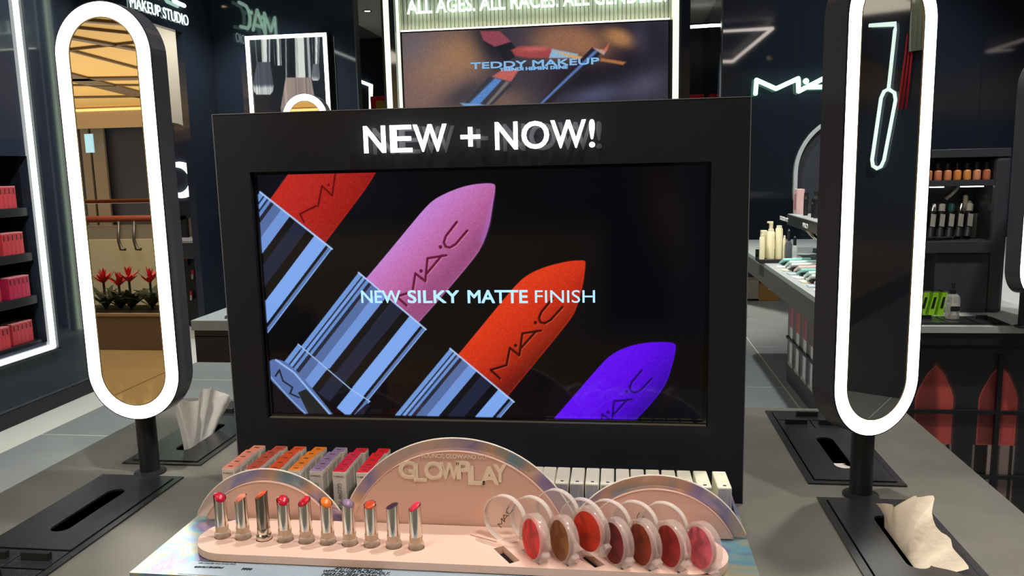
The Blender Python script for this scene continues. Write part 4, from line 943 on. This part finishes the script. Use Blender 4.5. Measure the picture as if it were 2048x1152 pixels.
# brown carton on the floor at the back
p = atZ(1505, 600, FLOOR)
bc = empty('brown_box', (1.72, 7.2, FLOOR), 0, 'open brown cardboard box on the floor beneath the product table', 'box')
a0, a1 = atZ(1517, 602, FLOOR), atZ(1556, 600, FLOOR); yb = a0[1]
rel(box('box_body', (a0[0], a1[0]), (yb, yb+.35), (FLOOR, atY(1517, 572, yb)[2]), mat('kraft_card', (156, 116, 62), .7), None, .004), bc)
rel(box('flap', (a0[0]-.14, a0[0]), (yb, yb+.35), (FLOOR+.02, atY(1517, 560, yb)[2]), mat('grey_card', (150, 140, 124), .7), None, .004), bc)
rel(box('white_label', (a0[0]+.1, a0[0]+.2), (yb-.003, yb), (FLOOR+.12, FLOOR+.24), m_white), bc)

# trays along the front of the right table
t3 = empty('counter_tray', (1.2, 1.5, 0), 0, 'black bin tray with four handles in front of the right product cabinet', 'tray', 'trays on the far counters')
q0, q1 = atZ(1842, 661, 0), atZ(2036, 661, 0)
rel(box('tray_plate', (1.05, 1.405), (1.425, 1.56), (.0003, .003), m_blackmetal), t3)
for k in range(4):
    x = 1.098+k*.085
    l = rel(box('bin_lid', (x-.040, x+.040), (1.435, 1.55), (.003, .0055), m_blackmetal), t3); h = box('handle', (x-.016, x+.016), (1.50, 1.508), (.0055, .017), m_black); h.parent = l

# display cabinet on the right table
cab = empty('display_cabinet', (1.3, 1.7, 0), 0, 'black display cabinet with open shelves on the right product table', 'cabinet')
m_cab = mat('dark_grey_acrylic', (54, 57, 63), .22)
cx0, cx1, cy0, cy1 = 1.08, 1.47, 1.64, 1.80
rel(box('back_panel', (cx0, cx1-.02), (cy1, cy1+.012), (.0, .55), m_cab), cab)
rel(box('top_board', (cx0, cx1), (cy0, cy1+.012), (.522, .55), m_cab, None, .002), cab)
rel(box('side_post', (cx1-.045, cx1+.005), (cy0, cy1), (.0005, .522), m_cab, None, .012), cab)
rel(box('upper_shelf', (cx0, cx1-.045), (cy0, cy1), (.428, .448), m_cab, None, .001), cab)
rel(box('lower_ledge', (cx0, cx1-.045), (cy0-.01, cy1), (.205, .245), m_cab, None, .002), cab)
rel(box('lower_panel', (1.255, cx1-.045), (cy0+.005, cy1), (.0005, .205), m_cab, None, .001), cab)
rel(box('inner_riser', (cx0, cx1-.045), (1.755, 1.80), (.245, .33), mat('pale_riser', (150, 158, 152), .3)), cab)
for xx in (1.20, 1.32):
    pass
rel(tube('graphic_arc', [(1.235, 1.798, .425), (1.255, 1.798, .395), (1.275, 1.798, .378)], .006, m_white), cab); rel(tube('graphic_arc', [(1.385, 1.798, .43), (1.355, 1.798, .395), (1.335, 1.798, .378)], .006, m_white), cab)
rel(box('shelf_light', (1.20, 1.275), (cy0+.02, cy0+.03), (.424, .428), m_led), cab); rel(box('shelf_light', (1.33, 1.40), (cy0+.02, cy0+.03), (.424, .428), m_led), cab)
fnd = [(196, 120, 84), (200, 124, 84), (206, 130, 88), (204, 132, 96), (210, 138, 100), (216, 140, 78), (216, 148, 84), (218, 150, 116), (190, 112, 80)]
def bottle_tree(nm, parts, label, cat, loc, rz=0, group=None):
    e = empty(nm, loc, rz, label, cat, group)
    for pn, prof, m in parts: put(pn, lathe_me(prof, 16), m, e)
    return e
for k in range(9):
    x = 1.165+k*.0305
    bottle_tree('foundation_bottle', [('glass_body', [(.0, .0005), (.0115, .0005), (.0125, .004), (.0125, .030), (.008, .034)], mat('foundation_%d' % k, fnd[k], .2)), ('black_cap', [(.0085, .034), (.0085, .056), (.0, .057)], m_black)],
                'amber foundation bottle with black cap, %s from the left on the upper cabinet shelf' % nth[k], 'bottle', (x, 1.668, .448), 0, 'foundation bottles on the upper cabinet shelf')
for k in range(8):
    x = 1.162+k*.030
    e = empty('mascara_tube', (x, 1.70, .247), 0, 'slanted black tester tube with white label, %s from the left on the cabinet ledge' % nth[k], 'tube', 'tester tubes on the cabinet ledge')
    M_ = Matrix.Rotation(math.radians(12), 4, 'Y') @ Matrix.Rotation(math.radians(-22), 4, 'X') @ Matrix.Scale(1.32, 4)
    put('tube_body', xform(lathe_me([(.0, .004), (.0095, .004), (.0095, .075), (.0, .075)], 12), M_), m_black, e)
    put('tube_cap', xform(lathe_me([(.008, .075), (.008, .096), (.0, .097)], 12), M_), [m_silver, m_white, mat('teal_cap', (40, 110, 110), .3)][k % 3], e)
    put('label', xform(box_me(-.006, .006, -.0105, -.0092, .032, .066), M_), m_white, e)
for k, (x, h_) in enumerate(((1.392, .06), (1.405, .04))):
    bottle_tree('cream_tube', [('tube_body', [(.0, 0), (.008, 0), (.008, h_), (.0, h_+.004)], mat('cream_plastic', (236, 224, 200), .4))], ['tall cream tube at the right end of the cabinet riser', 'short cream tube at the right end of the cabinet riser'][k], 'tube', (x, 1.775, .3305))
for k in range(3):
    e = empty('black_pencil', (1.20+.03*k, 1.66, .2475), 0, 'black eye pencil lying %s along the cabinet ledge' % ['leftmost', 'in the middle', 'rightmost'][k], 'pencil', 'pencils on the cabinet ledge')
    put('barrel', xform(lathe_me([(.0, 0), (.0045, 0), (.0045, .10), (.0, .105)], 8), Matrix.Translation((0, 0, .005)) @ Matrix.Rotation(math.radians(30), 4, 'Z') @ Matrix.Rotation(math.radians(90), 4, 'Y')), m_black, e)
    put('silver_band', xform(lathe_me([(.0048, .07), (.0048, .08)], 8), Matrix.Translation((0, 0, .005)) @ Matrix.Rotation(math.radians(30), 4, 'Z') @ Matrix.Rotation(math.radians(90), 4, 'Y')), m_silver, e)
for k in range(3):
    q = atZ(1838+18*k, 631, .0); x = q[0]
    e = empty('green_box', (x, q[1], .0005), 0, 'lime green slanted box with dark window, %s from the left on the right table' % nth[k], 'box', 'lime green boxes on the right table')
    put('box_body', plate_me([[(0, 0), (.018, 0), (.030, .058), (.030, .078), (.014, .078)]], 0, .04, FR_XZ), mat('lime_card', (136, 200, 40), .45), e)
    put('window', plate_me([[(.008, .024), (.017, .024), (.024, .062), (.016, .062)]], -.001, .0, FR_XZ), m_black, e)
    put('silver_top', box_me(.014, .030, 0, .04, .078, .083), m_silver, e)
m_glassb = mat('clear_bottle', (226, 232, 226), .04, alpha=.30, spec=.7)
q = atZ(1903, 641, 0)
sb = bottle_tree('spray_bottle', [('bottle', [(.0, .0008), (.0165, .0008), (.019, .004), (.019, .055), (.016, .068), (.009, .074)], m_glassb), ('liquid', [(.0, .002), (.0155, .002), (.0172, .005), (.0172, .045), (.0, .045)], mat('clear_liquid', (220, 224, 206), .1, alpha=.35)), ('pump_collar', [(.0095, .074), (.0095, .086), (.006, .088)], m_black), ('pump_head', [(.0055, .088), (.0055, .105), (.0, .106)], m_black), ('dip_tube', [(.0015, .006), (.0015, .074)], m_white)],
    'clear spray bottle with black pump on the right table', 'bottle', (q[0], q[1], .0055))
put('label', box_me(-.012, .012, -.0196, -.019, .026, .040), m_inkblack, sb); sb.scale = (1.18, 1.18, 1.12)

# products on the left part of the right table, beyond the mirror
tr = empty('skincare_tray', (1.0, 3.0, 0), 0, 'black tray holding cream coloured skincare bottles on the product table', 'tray')
y0 = 3.10
q0, q1 = atY(1517, 512, y0), atY(1572, 512, y0)
rel(box('tray_base', (q0[0], q1[0]), (y0-.04, y0+.1), (.0005, .02), m_black, None, .002), tr); rel(box('tray_back', (q0[0], q1[0]), (y0+.09, y0+.1), (.02, .06), m_black), tr)
m_creamp = mat('cream_bottle_plastic', (232, 224, 184), .35)
SK = [(1519, 474, 1530, 'small cream tube at the left of the skincare tray', 0), (1522, 461, 1534, 'square cream box behind the small tube on the skincare tray', 2), (1534, 463, 1550, 'cream pump bottle in the middle of the skincare tray', 1), (1551, 456, 1566, 'tall cream bottle on the skincare tray', 0), (1566, 476, 1572, 'slim cream tube at the right of the skincare tray', 0)]
for k, (ua, vt, ub, lb_, kind) in enumerate(SK):
    yy = y0 + (.05 if kind == 2 else 0) - (.02 if k in (0, 4) else 0); a, b = atY(ua, vt, yy), atY(ub, vt, yy); r_ = (b[0]-a[0])/2; h_ = a[2]-.02
    e = empty('skincare_bottle', ((a[0]+b[0])/2, yy, .0205), 0, lb_, 'bottle', 'cream skincare bottles on the black tray')
    if kind == 2: put('carton', box_me(-r_, r_, -.02, .02, 0, h_, .002), m_creamp, e)
    else: put('bottle_body', lathe_me([(.0, 0), (r_, 0), (r_, h_*.95), (r_*.8, h_)], 16), m_creamp, e); put('cap', lathe_me([(r_*.72, h_), (r_*.72, h_+.012), (.0, h_+.013)], 16), mat('cream_cap', (240, 232, 204), .3), e)
    if kind == 1:
        put('pump_neck', lathe_me([(r_*.5, h_+.012), (r_*.5, h_+.042), (.0, h_+.043)], 12), m_creamp, e); put('pump_spout', box_me(-r_*1.0, r_*.5, -.006, .006, h_+.042, h_+.052, .002), m_creamp, e)
for k, (u, vb, vt, lb_) in enumerate(((1577, 505, 458, 'dark glass dropper bottle right of the skincare tray'), (1589, 508, 472, 'clear glass spray bottle right of the dropper bottle'))):
    yy = 3.05; a = atY(u, vb, yy); h_ = (atY(u, vt, yy)[2])
    e = bottle_tree('glass_bottle', [('bottle', [(.0, .0005), (.017, .0005), (.018, .004), (.018, h_*.55), (.008, h_*.66)], m_glassb if k else mat('smoked_glass', (70, 74, 78), .08, alpha=.6)), ('black_cap', [(.008, h_*.66), (.008, h_*.95), (.0, h_)], m_black)], lb_, 'bottle', (a[0], yy, 0))
    put('label', box_me(-.012, .012, -.0192, -.0185, .01, .035), m_white if k else m_inkblack, e)
# slanted tester racks with palettes
tealm = [mat('teal_palette', (150, 206, 198), .3), mat('pale_mint_palette', (200, 228, 220), .3), mat('silver_palette', (214, 218, 218), .25), mat('peach_palette', (224, 196, 182), .35)]
for k in range(11):
    f_ = k/10; yy = 2.95-1.0*f_; xx = 1.075+.01*(k % 2)
    e = empty('tester_palette', (xx, yy, .0008), math.radians(8), 'slanted glossy tester palette, number %s from the skincare tray along the product table' % (nth[k] if k < 10 else 'eleven'), 'palette', 'slanted tester palettes on the product table')
    M_ = Matrix.Rotation(math.radians(-24), 4, 'X')
    put('palette_case', xform(box_me(-.07, .07, -.035, .035, .0, .012, .002), Matrix.Translation((0, 0, .018)) @ M_), tealm[k % 4], e)
    pn = put('mirror_insert', xform(box_me(-.06, .06, -.026, .026, .012, .0135), Matrix.Translation((0, 0, .018)) @ M_), mat('pale_glossy_insert', (206, 216, 212), .12), e)
    for j in range(2):
        put('round_pan', xform(lathe_me([(.0, .0138), (.014, .0138), (.014, .0135)], 14), Matrix.Translation((0, 0, .018)) @ M_ @ Matrix.Translation((-.025+.05*j, 0, 0))), mat('dark_eyeshadow', (58, 50, 50), .5) if k % 3 == 1 else mat('nude_eyeshadow', (176, 150, 136), .5), e)
    put('rack_foot', box_me(-.06, .06, -.01, .02, 0, .018), m_black, e)
for k in range(9):
    yy = 2.9-1.05*k/8
    e = empty('sample_card', (1.0, yy, .0005), math.radians(random.uniform(-8, 8)), 'small clear sample card at the table edge, %s from the skincare tray' % nth[k], 'card', 'sample cards along the product table edge')
    put('card', box_me(-.022, .022, -.03, .03, 0, .004, .001), [m_white, mat('pale_yellow_card', (226, 220, 176), .4), mat('grey_clear_card', (176, 186, 190), .2)][k % 3], e)
    put('card_print', box_me(-.015, .015, -.012, .012, .004, .0044), mat('pale_blue_card', (170, 204, 206), .3), e)
# raised shelf with tubes over the product table
hu = empty('raised_shelf', (1.2, 2.6, 0), 0, 'raised black and grey shelf with white lettering above the product table', 'shelf')
hx = 1.12
e0, e1 = atX(1557, 424, hx), atX(1640, 455, hx); e0[1] = min(e0[1], 3.40)
zt = e0[2]
rel(box('shelf_board', (hx, hx+.34), (1.9, e0[1]), (zt-.055, zt), m_black, None, .003), hu); rel(box('shelf_top', (hx+.004, hx+.336), (1.905, e0[1]-.005), (zt, zt+.004), m_ctop2), hu)
rel(box('support', (hx+.28, hx+.32), (2.0, e0[1]-.1), (.0005, zt-.055), m_black), hu); rel(tube('curved_bracket', [(hx+.04, e0[1]-.25, zt-.05), (hx+.12, e0[1]-.25, .10), (hx+.26, e0[1]-.25, .01)], .012, m_silver), hu)
RS = Matrix.Rotation(-math.pi/2, 4, 'Z')
for u, ww, s_ in ((1560, .22, 'STUDIO FIX'), (1606, .11, 'PRO')):
    q = atX(u, 442, hx-.002); rel(put('lettering', xform(text_me(s_, ww, .022, .002, .02), Matrix.Translation((hx-.002, q[1], zt-.04)) @ RS), m_white), hu)
for k, (u, vb, vt, r_, m, lb_) in enumerate(((1597, 432, 378, .028, mat('clear_pink_card', (214, 178, 176), .3), 'translucent pink printed box on the raised shelf'), (1611, 430, 385, .012, m_black, 'black and silver tube beside the pink box on the raised shelf'), (1626, 430, 398, .010, m_black, 'short black tube in the middle of the raised shelf'), (1632, 432, 383, .013, m_black, 'taller black tube near the mirror on the raised shelf'))):
    q = atX(u, vb, hx+.06); h_ = atX(u, vt, hx+.06)[2]-(zt+.004)
    e = empty('cosmetic_tube' if k else 'cosmetic_box', (hx+.06, q[1], zt+.0045), 0, lb_, 'tube' if k else 'box')
    if k == 0:
        put('box_body', box_me(-.02, .02, -r_*1.6, r_*1.6, 0, h_, .001), m, e); put('shadow_print', box_me(-.021, -.02, -.02, .02, .02, h_*.8), mat('dusty_pink_print', (176, 110, 116), .4), e)
    else: put('tube_body', lathe_me([(.0, 0), (r_, 0), (r_, h_*.72), (r_*.9, h_*.72)], 14), m, e); put('silver_collar', lathe_me([(r_*1.05, h_*.72), (r_*1.05, h_*.84), (.0, h_*.84)], 14), m_silver, e); put('cap', lathe_me([(r_*.9, h_*.84), (r_*.9, h_), (.0, h_)], 14), m, e)
for k in range(4):
    yy = 2.25-.08*k
    e = empty('brush_tube', (1.16, yy, .0008), 0, 'upright dark tube under the raised shelf, %s from the skincare tray' % nth[k], 'tube', 'upright dark tubes under the raised shelf')
    put('tube_body', lathe_me([(.0, 0), (.016, 0), (.016, .11), (.0, .11)], 14), m_black, e); put('silver_cap', lathe_me([(.0165, .11), (.0165, .125), (.0, .126)], 14), m_silver, e)
# tall arched vanity mirror behind the table
yv = 3.5; q0 = atY(1588, 330, yv); zt2 = atY(1650, 225, yv)[2]; ln_ = zt2-.021; xc = q0[0]+.33
vm = empty('arched_mirror', (xc, yv, 0), 0, 'dark arched mirror with a pale curved edge standing on the product table', 'mirror')
rel(plate('mirror_back', [stadium(xc, .021+ln_/2, .66, ln_, 28)], yv, yv+.03, mat('dark_tinted_mirror', (62, 66, 72), .15, .3), None, FR_XZ), vm)
rel(plate('pale_edge', [stadium(xc, .021+ln_/2, .66, ln_, 28), stadium(xc, .021+ln_/2, .622, ln_-.038, 28)], yv-.012, yv, mat('brushed_edge', (206, 214, 216), .3, .5), None, FR_XZ), vm)
rel(box('mirror_foot', (xc-.19, xc+.19), (yv-.05, yv+.1), (.0005, .02), m_black), vm)

# ================================================================== RIGHT WALL: neon line drawing and red cords (seen in the right ring mirror)
nR = np.array([math.sin(PHR), -math.cos(PHR), 0]); oR = np.array([.566, .047, 0])+nR*.022
def refl(u, v, xw):
    d = _ray(u, v); t = np.dot(oR-CAM, nR)/np.dot(d, nR); Q = CAM+d*t; r_ = d-2*np.dot(d, nR)*nR
    return tuple(Q+r_*(xw-Q[0])/r_[0])
wx = XR-.03
na = empty('neon_drawing', refl(1768, 335, wx), 0, 'white neon line drawing of a bent wand ending in a loop on the right wall', 'neon sign')
rel(tube('neon_line', [refl(1738, 51, wx), refl(1791, 48, wx), refl(1790, 60, wx), refl(1777, 178, wx)], .0105, m_neonw), na)
loop = [(1777, 178), (1768, 183), (1762, 196), (1744, 320), (1746, 332), (1754, 337), (1762, 333), (1768, 320), (1791, 200), (1789, 186)]
rel(tube('neon_loop', [refl(u, v, wx) for u, v in loop], .0105, m_neonw, None, 8, True), na)
for k, (a, b) in enumerate((((1816, 66), (1797, 218)), ((1823, 62), (1804, 218)), ((1828, 62), (1812, 218)))):
    tag(tube('red_streamer', [refl(*a, wx), refl((a[0]+b[0])/2, (a[1]+b[1])/2, wx), refl(*b, wx)], .0055, mat('red_cord', (214, 24, 44), .5, emit=(214, 24, 44), es=.0)), 'red streamer hanging on the right wall, %s of three seen in the right mirror' % ['left one', 'middle one', 'right one'][k], 'streamer', 'red streamers on the right wall')
lp = empty('wall_light_panel', refl(1843, 60, wx), 0, 'fluted silver light panel at the top of the right mirror reflection', 'light panel')
a, b, c_, d = refl(1830, -30, wx), refl(1868, -30, wx), refl(1852, 100, wx), refl(1828, 100, wx)
for k in range(4):
    yy = a[1]+(b[1]-a[1])*(k+.5)/4
    rel(tube('flute', [(wx, yy, c_[2]), (wx, yy, a[2]+.4)], .030, mat('fluted_silver', (186, 200, 180), .3, .4)), lp)
rel(tube('led_line', [(wx-.04, a[1], c_[2]+.28), (wx-.04, a[1], a[2]+.4)], .012, m_led), lp)

# ================================================================== MALL: planter, plants, railings, glass
VY = 4.87
pl = empty('planter_trough', (-3.8, MY(VY), FLOOR), 0, 'long brown planter trough seen in the left ring mirror', 'planter')
zt = -.63
rel(box('trough', (-5.6, -2.4), (MY(VY)-.42, MY(VY)), (FLOOR, zt), mat('brown_planter', (112, 90, 72), .4), None, .004), pl)
rel(box('trough_rim', (-5.6, -2.4), (MY(VY)-.43, MY(VY)+.01), (zt, zt+.02), mat('planter_rim', (150, 128, 96), .4)), pl)
rel(box('soil', (-5.55, -2.45), (MY(VY)-.38, MY(VY)-.05), (zt+.02, zt+.03), mat('dark_soil', (34, 34, 26), .9)), pl)
m_leafg = mat('bromeliad_leaf', (52, 66, 44), .4); m_leafr = mat('bromeliad_bract', (206, 44, 52), .4)
def leaf_verts(L, wd, a, el, droop, z0):
    vs = []; n = 6
    for i in range(n+1):
        t = i/n; r_ = L*t*math.cos(el); z = z0+L*t*math.sin(el)-droop*t*t; w_ = wd*math.sin(math.pi*(.12+.88*t))*.5+.0005
        c, s = math.cos(a), math.sin(a)
        vs += [(r_*c-w_*s, r_*s+w_*c, z), (r_*c, r_*s, z-.004), (r_*c+w_*s, r_*s-w_*c, z)]
    return vs, [q for i in range(n) for q in ((i*3, i*3+1, i*3+4, i*3+3), (i*3+1, i*3+2, i*3+5, i*3+4))]
def leaves(parent, name, num, L, wd, el, droop, z0, m, seed):
    r = random.Random(seed)
    for k in range(num):
        vs, fs = leaf_verts(L*r.uniform(.8, 1.1), wd, k*2.4+r.uniform(-.2, .2), el+r.uniform(-.15, .15), droop, z0+r.uniform(0, .02)); put(name, mesh(vs, fs, True), m, parent)
for k, (u, v) in enumerate(((205, 545), (236, 553), (256, 540), (298, 543))):
    p = atY(u, v, VY+.18); yy = MY(VY+.18)
    e = empty('bromeliad', (p[0], yy, zt+.03), 0, 'red bromeliad in the left mirror reflection, %s' % ['leftmost of the four', 'second from the left and shortest', 'third from the left and tallest', 'rightmost of the four'][k], 'plant', 'red bromeliads in the mall planter')
    h_ = p[2]-(zt+.03)
    put('stem', lathe_me([(.012, 0), (.010, h_*.75), (.0, h_*.8)], 8), m_leafg, e)
    leaves(e, 'leaf', 14, .36, .045, .9, .14, .0, m_leafg, k); leaves(e, 'bract', 12, .13, .034, .75, .01, h_*.68, m_leafr, 50+k); leaves(e, 'bract', 7, .10, .024, 1.2, .0, h_*.78, m_leafr, 90+k)
VR = 5.45
rl = empty('balustrade', (-3.8, MY(VR), FLOOR), 0, 'glass balustrade with red-brown handrail behind the mall planter', 'railing')
rel(tube('handrail', [(-7, MY(VR), .15), (-1.5, MY(VR), .15)], .03, mat('red_brown_rail', (136, 64, 42), .35)), rl)
rel(box('glass_panel', (-7, -1.5), (MY(VR)-.006, MY(VR)+.006), (-.85, .1), mat('balustrade_glass', (226, 232, 226), .04, alpha=.10)), rl)
for u in (240, 271, 311):
    q = atY(u, 470, VR-.02)
    rel(tube('bracket', [(q[0], MY(VR)+.02, .13), (q[0], MY(VR)+.05, -.04), (q[0]+.02, MY(VR)+.05, -.12), (q[0]+.06, MY(VR)+.05, -.12)], .014, mat('steel_bracket', (96, 92, 86), .35, .6)), rl)
VR2 = 9.5; z2 = atY(260, 402, VR2)[2]
rl2 = empty('balustrade', (-6.5, MY(VR2), -1.4), 0, 'far red-brown handrail across the mall atrium', 'railing')
rel(tube('handrail', [(-14, MY(VR2), z2), (0, MY(VR2), z2)], .03, mat('red_brown_rail', (136, 64, 42), .35)), rl2)
rel(box('rail_base', (-14, 0), (MY(VR2)-.05, MY(VR2)), (-2.2, z2-.35), mat('beige_rail_base', (170, 150, 110), .5)), rl2)
p0, p1 = atY(168, 268, 25.9), atY(188, 305, 25.9)
tag(box('mall_screen', (p0[0], p1[0]), (MY(25.9)-.05, MY(25.9)), (p1[2], p0[2]), mat('blue_screen', (150, 196, 214), .4, emit=(150, 200, 220), es=.9)), 'small pale blue lit screen across the mall', 'screen')
